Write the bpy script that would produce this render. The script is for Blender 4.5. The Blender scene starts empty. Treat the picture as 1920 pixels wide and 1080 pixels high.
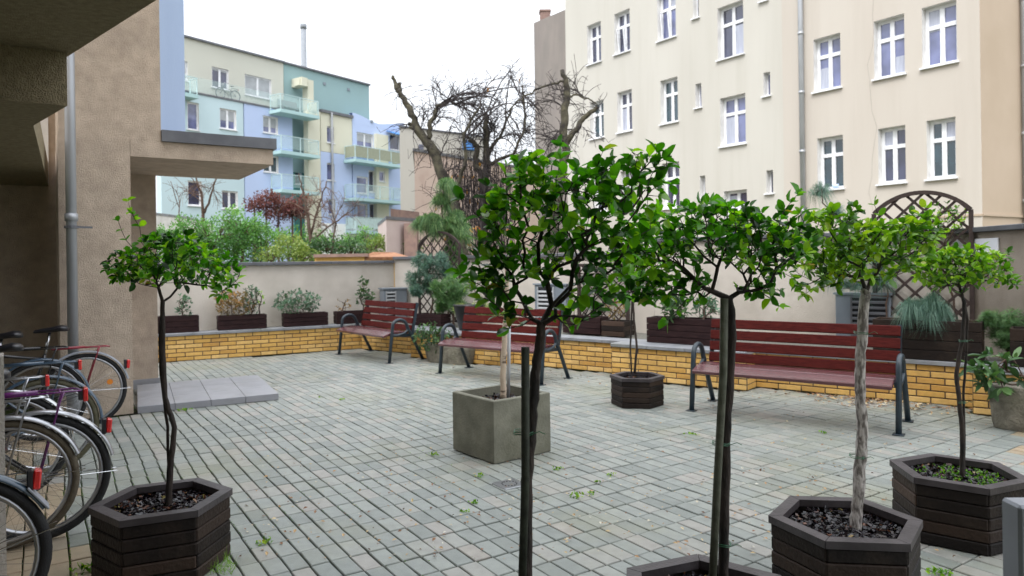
import bpy, math, random
from mathutils import Vector, Matrix
import numpy as np

# ---------------------------------------------------------------- camera, world, sun
C = bpy.context.scene.collection
FPX, EYE, ROLL, HZ = 1338.0, 1.5, 0.0137, 488.0
cam_d = bpy.data.cameras.new('camera')
cam = bpy.data.objects.new('camera', cam_d); C.objects.link(cam)
cam_d.sensor_width = 36; cam_d.lens = FPX/1920*36
cam_d.shift_y = -(540-HZ)/1920
cam_d.clip_start = 0.05; cam_d.clip_end = 1000
cam.matrix_world = Matrix.Translation((0, 0, EYE)) @ Matrix.Rotation(math.radians(90), 4, 'X') @ Matrix.Rotation(-ROLL, 4, 'Z')
cam_d.dof.use_dof = True; cam_d.dof.focus_distance = 3.1; cam_d.dof.aperture_fstop = 4.5
bpy.context.scene.camera = cam
SC = bpy.context.scene
SC.view_settings.view_transform = 'Standard'; SC.view_settings.look = 'None'
SC.view_settings.exposure = 1.5; SC.view_settings.gamma = 1
SUN_EL, SUN_AZ = math.radians(54), math.radians(208)
w = bpy.data.worlds.new("World"); SC.world = w; w.use_nodes = True
nt = w.node_tree; nt.nodes.clear()
sky = nt.nodes.new('ShaderNodeTexSky'); sky.sky_type = 'NISHITA'; sky.sun_disc = False
sky.sun_elevation = SUN_EL; sky.sun_rotation = SUN_AZ
sky.air_density = 1.0; sky.dust_density = 6.0; sky.ozone_density = 1.0
hs = nt.nodes.new('ShaderNodeHueSaturation'); hs.inputs['Saturation'].default_value = 0.18
# overcast: the cloud deck evens out the clear-sky gradient
mx = nt.nodes.new('ShaderNodeMix'); mx.data_type = 'RGBA'; mx.inputs[0].default_value = 0.72
mx.inputs[7].default_value = (8.0, 8.35, 8.9, 1)
bg = nt.nodes.new('ShaderNodeBackground'); bg.inputs['Strength'].default_value = 0.10
wo = nt.nodes.new('ShaderNodeOutputWorld')
nt.links.new(sky.outputs[0], hs.inputs['Color']); nt.links.new(hs.outputs[0], mx.inputs[6])
# an overcast deck is brighter overhead than at the horizon
tcw = nt.nodes.new('ShaderNodeTexCoord'); sx = nt.nodes.new('ShaderNodeSeparateXYZ'); mrw = nt.nodes.new('ShaderNodeMapRange')
mrw.inputs[1].default_value = 0.0; mrw.inputs[2].default_value = 1.0; mrw.inputs[3].default_value = 0.52; mrw.inputs[4].default_value = 1.5
nt.links.new(tcw.outputs['Generated'], sx.inputs[0]); nt.links.new(sx.outputs[2], mrw.inputs[0])
mw = nt.nodes.new('ShaderNodeMix'); mw.data_type = 'RGBA'; mw.blend_type = 'MULTIPLY'; mw.inputs[0].default_value = 1.0; mw.clamp_result = False
nt.links.new(mx.outputs[2], mw.inputs[6]); nt.links.new(mrw.outputs[0], mw.inputs[7]); nt.links.new(mw.outputs[2], bg.inputs['Color']); nt.links.new(bg.outputs[0], wo.inputs[0])
sd = bpy.data.lights.new('sun', 'SUN'); sd.energy = 0.75; sd.angle = math.radians(22); sd.color = (1, 0.97, 0.93)
so = bpy.data.objects.new('sun', sd); C.objects.link(so)
sv = Vector((math.sin(SUN_AZ)*math.cos(SUN_EL), math.cos(SUN_AZ)*math.cos(SUN_EL), math.sin(SUN_EL)))
so.rotation_euler = sv.to_track_quat('Z', 'Y').to_euler()

# ---------------------------------------------------------------- measuring helpers
_c, _s = math.cos(ROLL), math.sin(ROLL)
def ray(px, py):
    u = px-960; v = HZ-py
    return Vector(((u*_c+v*_s)/FPX, 1.0, (-u*_s+v*_c)/FPX))
def W(px, py, Y):
    r = ray(px, py); return Vector((r.x*Y, Y, EYE+r.z*Y))
def G(px, py, h=0.0):
    r = ray(px, py); t = (h-EYE)/r.z
    return Vector((r.x*t, t, h))
def V2(a, b): return Vector((a, b, 0))
R_ = V2(.836, .549); D_ = V2(-.549, .836); Z_ = Vector((0, 0, 1))
def line_px(P, d, px, py=500):
    """parameter along a ground line where it crosses the sight line of a column"""
    k = ray(px, py).x
    return (k*P.y-P.x)/(d.x-k*d.y)
class Plane:
    def __init__(s, P, u, n):
        s.P = Vector((P[0], P[1], 0)); s.u = Vector((u[0], u[1], 0)).normalized(); s.n = Vector((n[0], n[1], 0)).normalized()
    def hit(s, px, py, off=0):
        r = ray(px, py); P = s.P+s.n*off
        k = P.dot(s.n)/(r.x*s.n.x+r.y*s.n.y)
        q = Vector((r.x*k, r.y*k, 0))
        return (q-P).dot(s.u), EYE+r.z*k
    def pos(s, t, z, off=0): return s.P+s.u*t+s.n*off+Z_*z

# ---------------------------------------------------------------- mesh builder
class MB:
    def __init__(s): s.v = []; s.f = []; s.a = []
    def add(s, vs, fs, a=0.5):
        o = len(s.v); s.v += [tuple(p) for p in vs]; s.f += [tuple(i+o for i in f) for f in fs]; s.a += [a]*len(vs)
    def hexa(s, c, ax, ay, az, a=0.5, bev=0):
        """box about c with half axes ax, ay, az"""
        c, ax, ay, az = Vector(c), Vector(ax), Vector(ay), Vector(az)
        if not bev:
            P = [c+ax*i+ay*j+az*k for k in (-1, 1) for j in (-1, 1) for i in (-1, 1)]
            s.add(P, [(0, 2, 3, 1), (4, 5, 7, 6), (0, 1, 5, 4), (2, 6, 7, 3), (0, 4, 6, 2), (1, 3, 7, 5)], a); return
        L = [ax.length, ay.length, az.length]; U = [ax/L[0], ay/L[1], az/L[2]]
        b = min(bev, min(L)*.45)
        vs = []; idx = {}
        for sx in (-1, 1):
            for sy in (-1, 1):
                for sz in (-1, 1):
                    sg = (sx, sy, sz)
                    for m in range(3):
                        q = [sg[i]*(L[i] if i == m else L[i]-b) for i in range(3)]
                        idx[(sg, m)] = len(vs); vs.append(c+U[0]*q[0]+U[1]*q[1]+U[2]*q[2])
        fs = []
        for m in range(3):
            o1, o2 = [(1, 2), (2, 0), (0, 1)][m]
            for sg in (-1, 1):
                q = []
                for (p, r) in ((-1, -1), (1, -1), (1, 1), (-1, 1)):
                    t = [0, 0, 0]; t[m] = sg; t[o1] = p; t[o2] = r; q.append(idx[(tuple(t), m)])
                fs.append(q if sg > 0 else q[::-1])
        for m in range(3):                      # edges along axis m
            o1, o2 = [(1, 2), (2, 0), (0, 1)][m]
            for p in (-1, 1):
                for r in (-1, 1):
                    t0 = [0, 0, 0]; t0[m] = -1; t0[o1] = p; t0[o2] = r; t1 = list(t0); t1[m] = 1
                    q = [idx[(tuple(t0), o1)], idx[(tuple(t1), o1)], idx[(tuple(t1), o2)], idx[(tuple(t0), o2)]]
                    fs.append(q if p*r < 0 else q[::-1])
        for sx in (-1, 1):
            for sy in (-1, 1):
                for sz in (-1, 1):
                    q = [idx[((sx, sy, sz), m)] for m in range(3)]
                    fs.append(q if sx*sy*sz > 0 else q[::-1])
        s.add(vs, fs, a)
    def box(s, x0, x1, y0, y1, z0, z1, a=0.5, bev=0):
        s.hexa(((x0+x1)/2, (y0+y1)/2, (z0+z1)/2), ((x1-x0)/2, 0, 0), (0, (y1-y0)/2, 0), (0, 0, (z1-z0)/2), a, bev)
    def prism(s, poly, z0, z1, a=0.5):
        n = len(poly)
        ar = sum(poly[i][0]*poly[(i+1) % n][1]-poly[(i+1) % n][0]*poly[i][1] for i in range(n))
        if ar < 0: poly = poly[::-1]
        vs = [(p[0], p[1], z0) for p in poly]+[(p[0], p[1], z1) for p in poly]
        fs = [tuple(range(n))[::-1], tuple(range(n, 2*n))]+[(i, (i+1) % n, n+(i+1) % n, n+i) for i in range(n)]
        s.add(vs, fs, a)
    def bar(s, p, q, w, h, up=Z_, a=0.5, bev=0):
        """rectangular bar from p to q; w across, h along up"""
        p, q = Vector(p), Vector(q); d = q-p; ln = d.length
        if ln < 1e-6: return
        d /= ln; up = Vector(up); sd_ = d.cross(up)
        if sd_.length < 1e-4: sd_ = d.cross(Vector((1, 0, 0)))
        sd_.normalize(); u2 = sd_.cross(d)
        s.hexa((p+q)/2, d*ln/2, sd_*w/2, u2*h/2, a, bev)
    def tube(s, pts, r, n=8, a=0.5, closed=False, cap=True):
        pts = [Vector(p) for p in pts]; m = len(pts)
        rr = r if isinstance(r, (list, tuple)) else [r]*m
        vs = []; prev = None
        for i, p in enumerate(pts):
            if closed: t = pts[(i+1) % m]-pts[i-1]
            else: t = pts[min(i+1, m-1)]-pts[max(i-1, 0)]
            if t.length < 1e-9: t = Vector((0, 0, 1))
            t.normalize()
            if prev is None:
                x = t.orthogonal().normalized()
            else:
                x = prev-t*prev.dot(t)
                x = x.normalized() if x.length > 1e-6 else t.orthogonal().normalized()
            prev = x; y = t.cross(x)
            for k in range(n):
                an = 2*math.pi*k/n; vs.append(p+(x*math.cos(an)+y*math.sin(an))*rr[i])
        fs = []
        for i in range(m if closed else m-1):
            j = (i+1) % m
            for k in range(n):
                k2 = (k+1) % n; fs.append((i*n+k, i*n+k2, j*n+k2, j*n+k))
        if cap and not closed: fs += [tuple(range(n))[::-1], tuple(range((m-1)*n, m*n))]
        s.add(vs, fs, a)
    def tri(s, a_, b_, c_, a=0.5): s.add([a_, b_, c_], [(0, 1, 2)], a)
    def build(s, name, mat, parent=None, smooth=False, label=None, world=True):
        """world=True: vertices are in world space, moved into the parent's space"""
        if parent is not None and world:
            off = root_loc(parent)
            vv = [(p[0]-off[0], p[1]-off[1], p[2]-off[2]) for p in s.v]
        else: vv = s.v
        me = bpy.data.meshes.new(name); me.from_pydata(vv, [], s.f)
        at = me.attributes.new('rnd', 'FLOAT', 'POINT'); at.data.foreach_set('value', s.a)
        me.materials.append(mat)
        if smooth: me.polygons.foreach_set('use_smooth', [True]*len(me.polygons))
        me.update()
        o = bpy.data.objects.new(name, me); C.objects.link(o)
        if parent is not None: o.parent = parent
        if label: o['label'] = label
        return o
def root_loc(o):
    l = Vector((0, 0, 0))
    while o is not None: l += Vector(o.location); o = o.parent
    return l
def tag(o, label, cat, group=None):
    o['label'] = label; o['category'] = cat
    if group: o['group'] = group
    return o
def thing(name, label, cat, loc=(0, 0, 0), rz=0, group=None):
    o = bpy.data.objects.new(name, None); C.objects.link(o)
    o.empty_display_size = .1; o.location = loc; o.rotation_euler = (0, 0, rz)
    return tag(o, label, cat, group)
def kind(o, k='structure', label=None):
    o['kind'] = k
    if label: o['label'] = label
    return o

# ---------------------------------------------------------------- materials
def ND(nt, t, **kw):
    n = nt.nodes.new(t)
    for k, v in kw.items(): setattr(n, k, v)
    return n
def mat(name, c1, c2=None, rough=.7, scale=6, bump=0, bscale=60, metal=0, attr=False, stretch=(1, 1, 1), spec=.5, detail=5,
        coat=0, trans=0, dirt=None, dscale=1.2, dstretch=None, contrast=(.35, .65), bdist=.01, rbump=None):
    m = bpy.data.materials.new(name); m.use_nodes = True; nt = m.node_tree; L = nt.links
    b = nt.nodes['Principled BSDF']; b.inputs['Roughness'].default_value = rough; b.inputs['Metallic'].default_value = metal
    b.inputs['Specular IOR Level'].default_value = spec
    if coat: b.inputs['Coat Weight'].default_value = coat; b.inputs['Coat Roughness'].default_value = .15
    tc = ND(nt, 'ShaderNodeTexCoord'); mp = ND(nt, 'ShaderNodeMapping'); mp.inputs['Scale'].default_value = stretch
    L.new(tc.outputs['Object'], mp.inputs[0])
    col = None
    if c2 is None: c2 = tuple(x*.82 for x in c1)
    if attr:
        at = ND(nt, 'ShaderNodeAttribute', attribute_name='rnd')
        rp = ND(nt, 'ShaderNodeValToRGB')
        stops = attr if isinstance(attr, list) else [(0, c1), (1, c2)]
        while len(rp.color_ramp.elements) < len(stops): rp.color_ramp.elements.new(.5)
        for e, (p, c) in zip(rp.color_ramp.elements, stops): e.position = p; e.color = (*c, 1)
        L.new(at.outputs['Fac'], rp.inputs[0]); col = rp.outputs[0]
        nz = ND(nt, 'ShaderNodeTexNoise'); nz.inputs['Scale'].default_value = scale; nz.inputs['Detail'].default_value = detail
        L.new(mp.outputs[0], nz.inputs['Vector'])
        mr = ND(nt, 'ShaderNodeMapRange'); mr.inputs[3].default_value = .72; mr.inputs[4].default_value = 1.22
        L.new(nz.outputs[0], mr.inputs[0])
        mm = ND(nt, 'ShaderNodeMix', data_type='RGBA', blend_type='MULTIPLY'); mm.inputs[0].default_value = 1
        L.new(col, mm.inputs[6]); L.new(mr.outputs[0], mm.inputs[7]); col = mm.outputs[2]
    else:
        nz = ND(nt, 'ShaderNodeTexNoise'); nz.inputs['Scale'].default_value = scale; nz.inputs['Detail'].default_value = detail
        L.new(mp.outputs[0], nz.inputs['Vector'])
        rp = ND(nt, 'ShaderNodeValToRGB'); e = rp.color_ramp.elements
        e[0].position, e[1].position = contrast; e[0].color = (*c1, 1); e[1].color = (*c2, 1)
        L.new(nz.outputs[0], rp.inputs[0]); col = rp.outputs[0]
    if dirt:
        dn = ND(nt, 'ShaderNodeTexNoise'); dn.inputs['Scale'].default_value = dscale; dn.inputs['Detail'].default_value = 7
        dn.inputs['Roughness'].default_value = .65; mp2 = ND(nt, 'ShaderNodeMapping'); mp2.inputs['Scale'].default_value = dstretch or (1, 1, 1); L.new(tc.outputs['Object'], mp2.inputs[0]); L.new(mp2.outputs[0], dn.inputs['Vector'])
        dr = ND(nt, 'ShaderNodeMapRange'); dr.inputs[1].default_value = .5; dr.inputs[2].default_value = .75; dr.inputs[4].default_value = .8
        L.new(dn.outputs[0], dr.inputs[0])
        dm = ND(nt, 'ShaderNodeMix', data_type='RGBA'); L.new(dr.outputs[0], dm.inputs[0]); L.new(col, dm.inputs[6])
        dm.inputs[7].default_value = (*dirt, 1); col = dm.outputs[2]
    L.new(col, b.inputs['Base Color'])
    if bump:
        bn = ND(nt, 'ShaderNodeTexNoise'); bn.inputs['Scale'].default_value = bscale; bn.inputs['Detail'].default_value = 4
        L.new(mp.outputs[0], bn.inputs['Vector'])
        bu = ND(nt, 'ShaderNodeBump'); bu.inputs['Strength'].default_value = bump; bu.inputs['Distance'].default_value = bdist
        L.new(bn.outputs[0], bu.inputs['Height']); L.new(bu.outputs[0], b.inputs['Normal'])
    if trans:
        tr = ND(nt, 'ShaderNodeBsdfTranslucent'); ms = ND(nt, 'ShaderNodeMixShader'); ms.inputs[0].default_value = trans
        g = ND(nt, 'ShaderNodeMix', data_type='RGBA', blend_type='MULTIPLY'); g.inputs[0].default_value = 1
        L.new(col, g.inputs[6]); g.inputs[7].default_value = (1.6, 1.7, .5, 1)
        L.new(g.outputs[2], tr.inputs[0]); L.new(b.outputs[0], ms.inputs[1]); L.new(tr.outputs[0], ms.inputs[2])
        L.new(ms.outputs[0], nt.nodes['Material Output'].inputs[0])
    return m
def glass_mat(name, tint, rough=.06, base=.5):
    m = bpy.data.materials.new(name); m.use_nodes = True; b = m.node_tree.nodes['Principled BSDF']; nt = m.node_tree
    tc = ND(nt, 'ShaderNodeTexCoord'); nz = ND(nt, 'ShaderNodeTexNoise'); nz.inputs['Scale'].default_value = 1.3
    nt.links.new(tc.outputs['Object'], nz.inputs['Vector'])
    rp = ND(nt, 'ShaderNodeValToRGB'); e = rp.color_ramp.elements; e[0].position = .38; e[1].position = .62
    e[0].color = (*[t*.55 for t in tint], 1); e[1].color = (*tint, 1)
    nt.links.new(nz.outputs[0], rp.inputs[0]); nt.links.new(rp.outputs[0], b.inputs['Base Color'])
    b.inputs['Roughness'].default_value = rough; b.inputs['Specular IOR Level'].default_value = .9; b.inputs['Coat Weight'].default_value = .6
    b.inputs['Coat Roughness'].default_value = .02
    return m
M = {}
M['stucco_near'] = mat('stucco_near', (.43, .345, .27), (.56, .46, .365), .92, 9, 1.0, 95, contrast=(.3, .7), bdist=.012, dirt=(.27, .22, .175), dscale=.9)
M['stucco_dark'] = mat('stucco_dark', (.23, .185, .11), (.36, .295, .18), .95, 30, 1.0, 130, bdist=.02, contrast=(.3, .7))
M['white_plaster'] = mat('white_plaster', (.75, .74, .72), None, .9, 3, .3, 80)
M['blue_plaster'] = mat('blue_plaster', (.50, .64, .90), (.56, .70, .95), .9, 1.2, .2, 60, stretch=(3, 3, .4))
M['wall_plaster'] = mat('wall_plaster', (.50, .46, .41), (.60, .555, .50), .93, 2.2, .8, 110, dirt=(.40, .36, .30), dscale=.8)
M['beige'] = mat('beige', (.47, .45, .405), (.505, .485, .44), .9, .5, .25, 30, stretch=(1, 1, .25), dirt=(.44, .42, .37), dscale=1.4, dstretch=(1, 1, .07))
M['beige_warm'] = mat('beige_warm', (.47, .425, .375), (.50, .46, .41), .9, .5, .25, 30, stretch=(1, 1, .25), dirt=(.44, .395, .345), dscale=1.4, dstretch=(1, 1, .07))
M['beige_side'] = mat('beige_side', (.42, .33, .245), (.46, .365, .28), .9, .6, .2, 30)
M['grey_render'] = mat('grey_render', (.20, .18, .165), (.25, .22, .20), .95, .8, .4, 20, stretch=(2, 2, .6), dirt=(.22, .19, .18), dscale=.5)
M['frame_white'] = mat('frame_white', (.80, .81, .84), None, .35, 5)
M['glass_a'] = glass_mat('glass_a', (.045, .05, .10)); M['glass_b'] = glass_mat('glass_b', (.15, .17, .33)); M['glass_c'] = glass_mat('glass_c', (.02, .055, .075))
M['zinc'] = mat('zinc', (.34, .355, .375), (.45, .465, .49), .42, 3, .1, 40, metal=.35, stretch=(1, 1, .3))
M['flashing'] = mat('flashing', (.10, .105, .12), (.15, .155, .17), .5, 4, .1, 30, metal=.3)
M['coping'] = mat('coping', (.19, .20, .22), (.28, .29, .31), .55, 5, .3, 60, dirt=(.16, .17, .13), dscale=2)
M['slate_step'] = mat('slate_step', (.25, .255, .28), (.31, .315, .34), .45, 3, .3, 80, dirt=(.2, .2, .2), dscale=2.5)
M['brick'] = mat('brick', (1, 1, 1), None, .75, 22, .5, 120, attr=[(0, (.56, .30, .07)), (.3, (.66, .39, .10)), (.7, (.74, .46, .14)), (1, (.80, .53, .20))], dirt=(.48, .29, .10), dscale=3)
M['mortar'] = mat('mortar', (.09, .065, .04), (.17, .12, .075), .95, 20, .4, 90)
M['paver'] = mat('paver', (1, 1, 1), None, .5, 14, .6, 220, attr=[(0, (.205, .225, .208)), (.3, (.255, .275, .255)), (.55, (.285, .302, .275)), (.60, (.30, .302, .275)), (.74, (.315, .302, .275)), (.80, (.34, .275, .19)), (1, (.42, .32, .215))], dirt=(.235, .235, .15), dscale=.7, bdist=.004)
M['joint'] = mat('joint', (.018, .018, .013), (.05, .095, .010), .97, 3.0, .6, 120, contrast=(.40, .54))
M['wood_dark'] = mat('wood_dark', (1, 1, 1), None, .6, 18, .6, 60, attr=[(0, (.007, .0045, .004)), (.5, (.016, .010, .0075)), (.8, (.038, .023, .016)), (1, (.075, .047, .034))], spec=.25, dirt=(.04, .027, .019), dscale=5)
M['wood_rim'] = mat('wood_rim', (.03, .024, .026), (.058, .049, .052), .5, 8, .3, 60)
M['wood_trough'] = mat('wood_trough', (.016, .006, .007), (.03, .013, .013), .65, 6, .4, 60, stretch=(1, 1, 5), spec=.2)
M['bench_wood'] = mat('bench_wood', (.055, .006, .005), (.10, .013, .010), .55, 12, .35, 80, stretch=(1, 8, 8), spec=.12, dirt=(.09, .012, .010), dscale=3)
M['bench_seat'] = mat('bench_seat', (.085, .018, .022), (.13, .035, .04), .24, 12, .35, 80, stretch=(1, 8, 8), coat=.8)
M['bench_iron'] = mat('bench_iron', (.011, .022, .032), (.019, .035, .048), .42, 20, .1, 60, spec=.6)
M['concrete'] = mat('concrete', (.13, .127, .095), (.22, .215, .165), .85, 5, .5, 60, dirt=(.07, .068, .038), dscale=2.2)
M['stone'] = mat('stone', (.13, .12, .095), (.27, .25, .20), .92, 9, .9, 40, dirt=(.08, .085, .05), dscale=5, bdist=.02)
M['mulch'] = mat('mulch', (1, 1, 1), None, .2, 40, .3, 90, attr=[(0, (.003, .002, .004)), (.6, (.010, .007, .011)), (.88, (.03, .02, .022)), (.97, (.14, .05, .022)), (1, (.20, .17, .05))], spec=.35)
M['soil'] = mat('soil', (.012, .009, .008), (.035, .025, .02), .9, 20, 1, 50, bdist=.03)
M['bark_dark'] = mat('bark_dark', (.006, .004, .003), (.045, .030, .023), .75, 25, .8, 90, stretch=(1, 1, .3))
M['bark_pale'] = mat('bark_pale', (.16, .14, .125), (.50, .46, .43), .85, 60, .9, 120, stretch=(1, 1, .35), contrast=(.42, .58))
M['bark_birch'] = mat('bark_birch', (.10, .07, .05), (.55, .44, .33), .8, 14, .4, 60, stretch=(.6, .6, 1.6), contrast=(.34, .44))
M['bark_brown'] = mat('bark_brown', (.05, .03, .022), (.11, .07, .05), .85, 30, .6, 70)
M['bark_old'] = mat('bark_old', (.035, .03, .026), (.11, .10, .065), .95, 7, 1, 30, bdist=.03)
M['twig'] = mat('twig', (.03, .024, .026), (.055, .044, .044), .9, 8)
M['twig_brown'] = mat('twig_brown', (.10, .06, .045), (.17, .11, .085), .9, 8)
M['stake_green'] = mat('stake_green', (.016, .02, .012), (.035, .042, .026), .7, 30, .4, 60)
M['stake_pale'] = mat('stake_pale', (.07, .075, .05), (.12, .125, .09), .7, 30, .4, 60)
M['wire'] = mat('wire', (.02, .14, .06), None, .4)
LG = [(0, (.008, .04, .003)), (.3, (.03, .14, .005)), (.65, (.08, .28, .010)), (.93, (.24, .45, .022)), (.985, (.22, .26, .03)), (1, (.32, .16, .02))]
M['leaf_dark'] = mat('leaf_dark', (1, 1, 1), None, .34, 40, attr=[(p, (c[0]*.75, c[1]*.8, c[2])) for p, c in LG], trans=.18, spec=.55)
M['leaf'] = mat('leaf', (1, 1, 1), None, .28, 40, attr=LG, trans=.5, spec=.55)
M['leaf_bright'] = mat('leaf_bright', (1, 1, 1), None, .28, 40, attr=[(0, (.03, .11, .006)), (.4, (.11, .28, .012)), (.8, (.25, .45, .022)), (.97, (.40, .54, .04)), (1, (.32, .22, .03))], trans=.35, spec=.55)
M['leaf_blue'] = mat('leaf_blue', (1, 1, 1), None, .5, 30, attr=[(0, (.04, .10, .06)), (1, (.15, .27, .18))], trans=.15)
M['leaf_box'] = mat('leaf_box', (1, 1, 1), None, .45, 30, attr=[(0, (.02, .06, .02)), (.7, (.06, .14, .05)), (1, (.12, .22, .07))], trans=.2)
M['leaf_rust'] = mat('leaf_rust', (1, 1, 1), None, .6, 30, attr=[(0, (.10, .09, .03)), (.5, (.26, .17, .06)), (1, (.40, .22, .08))], trans=.2)
M['needle_blue'] = mat('needle_blue', (1, 1, 1), None, .6, 20, attr=[(0, (.03, .08, .06)), (.6, (.09, .19, .14)), (1, (.20, .33, .26))], trans=.15)
M['needle_green'] = mat('needle_green', (1, 1, 1), None, .6, 20, attr=[(0, (.035, .10, .03)), (.6, (.10, .22, .07)), (1, (.26, .38, .15))], trans=.2)
M['needle_yellow'] = mat('needle_yellow', (1, 1, 1), None, .6, 20, attr=[(0, (.10, .17, .04)), (1, (.42, .46, .20))], trans=.2)
M['bush_green'] = mat('bush_green', (1, 1, 1), None, .6, 20, attr=[(0, (.04, .13, .03)), (.5, (.11, .27, .07)), (1, (.25, .44, .16))], trans=.25)
M['bush_lime'] = mat('bush_lime', (1, 1, 1), None, .6, 20, attr=[(0, (.08, .15, .03)), (.6, (.20, .28, .07)), (1, (.34, .38, .13))], trans=.25)
M['bush_red'] = mat('bush_red', (1, 1, 1), None, .6, 20, attr=[(0, (.07, .02, .025)), (.6, (.17, .055, .055)), (1, (.28, .11, .09))], trans=.2)
M['leaf_orange'] = mat('leaf_orange', (1, 1, 1), None, .6, 20, attr=[(0, (.32, .10, .02)), (1, (.65, .33, .06))], trans=.3)
M['litter'] = mat('litter', (1, 1, 1), None, .6, 20, attr=[(0, (.05, .03, .02)), (.3, (.22, .10, .05)), (.6, (.42, .24, .10)), (.85, (.55, .42, .22)), (1, (.6, .58, .5))])
M['rubber'] = mat('rubber', (.004, .004, .005), (.009, .009, .010), .7, 30, .4, 200)
M['rubber_olive'] = mat('rubber_olive', (.07, .065, .035), (.11, .10, .06), .7, 30, .4, 200)
M['rubber_tan'] = mat('rubber_tan', (.07, .055, .035), (.11, .09, .06), .7, 30, .4, 200)
M['chrome'] = mat('chrome', (.55, .56, .58), None, .18, 10, metal=1)
M['alu'] = mat('alu', (.50, .51, .54), None, .32, 10, metal=.9)
M['paint_blue'] = mat('paint_blue', (.06, .10, .15), None, .28, 5, coat=.6)
M['paint_black'] = mat('paint_black', (.010, .011, .014), None, .3, 5, coat=.6)
M['paint_red'] = mat('paint_red', (.28, .012, .03), None, .3, 5, coat=.6)
M['paint_purple'] = mat('paint_purple', (.15, .02, .16), None, .3, 5, coat=.6)
M['paint_maroon'] = mat('paint_maroon', (.10, .012, .02), None, .3, 5, coat=.6)
M['paint_grey'] = mat('paint_grey', (.30, .32, .36), None, .4, 5)
M['reflector'] = mat('reflector', (.75, .02, .02), (.6, .015, .015), .15, 60, .3, 300, coat=1)
M['reflector_orange'] = mat('reflector_orange', (.8, .25, .02), None, .2, 60, coat=1)
M['saddle'] = mat('saddle', (.012, .012, .016), None, .35, 10, .1, 90, spec=.7)
M['trellis'] = mat('trellis', (.022, .012, .010), (.04, .024, .02), .7, 20, .3, 60)
M['cab_grey'] = mat('cab_grey', (.17, .20, .235), (.21, .245, .28), .5, 3)
M['cab_white'] = mat('cab_white', (.38, .40, .42), None, .5, 3)
M['black_gap'] = mat('black_gap', (.01, .012, .016), None, .8, 3)
M['plate'] = mat('plate', (.72, .74, .80), None, .35, 2)
M['earth'] = mat('earth', (.06, .06, .03), (.12, .12, .05), .97, .8, .6, 6)
M['gravel'] = mat('gravel', (.10, .10, .085), (.24, .23, .20), .95, 60, 1, 90, bdist=.02)
# ---------------------------------------------------------------- walls with openings, windows
def wall_open(pl, t0, t1, z0, z1, ops, depth, off=0, back=True, a=.5):
    """facade sheet with real recessed openings; ops = [(ta,tb,za,zb)]"""
    mb = MB()
    ts = sorted(set([t0, t1]+[min(max(v, t0), t1) for o in ops for v in o[:2]])); zs = sorted(set([z0, z1]+[min(max(v, z0), z1) for o in ops for v in o[2:4]]))
    for i in range(len(ts)-1):
        for j in range(len(zs)-1):
            tm, zm = (ts[i]+ts[i+1])/2, (zs[j]+zs[j+1])/2
            if any(o[0] < tm < o[1] and o[2] < zm < o[3] for o in ops): continue
            mb.add([pl.pos(ts[i], zs[j], off), pl.pos(ts[i+1], zs[j], off), pl.pos(ts[i+1], zs[j+1], off), pl.pos(ts[i], zs[j+1], off)], [(0, 1, 2, 3)], a)
    if back:   # sides, top and a back sheet so the block is solid
        B = .3+depth
        P = [pl.pos(t, z, off) for t, z in ((t0, z0), (t1, z0), (t1, z1), (t0, z1))]; Q = [p-pl.n*B for p in P]
        mb.add(P+Q, [(0, 1, 5, 4), (1, 2, 6, 5), (2, 3, 7, 6), (3, 0, 4, 7), (4, 5, 6, 7)], a)
    return mb
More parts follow.
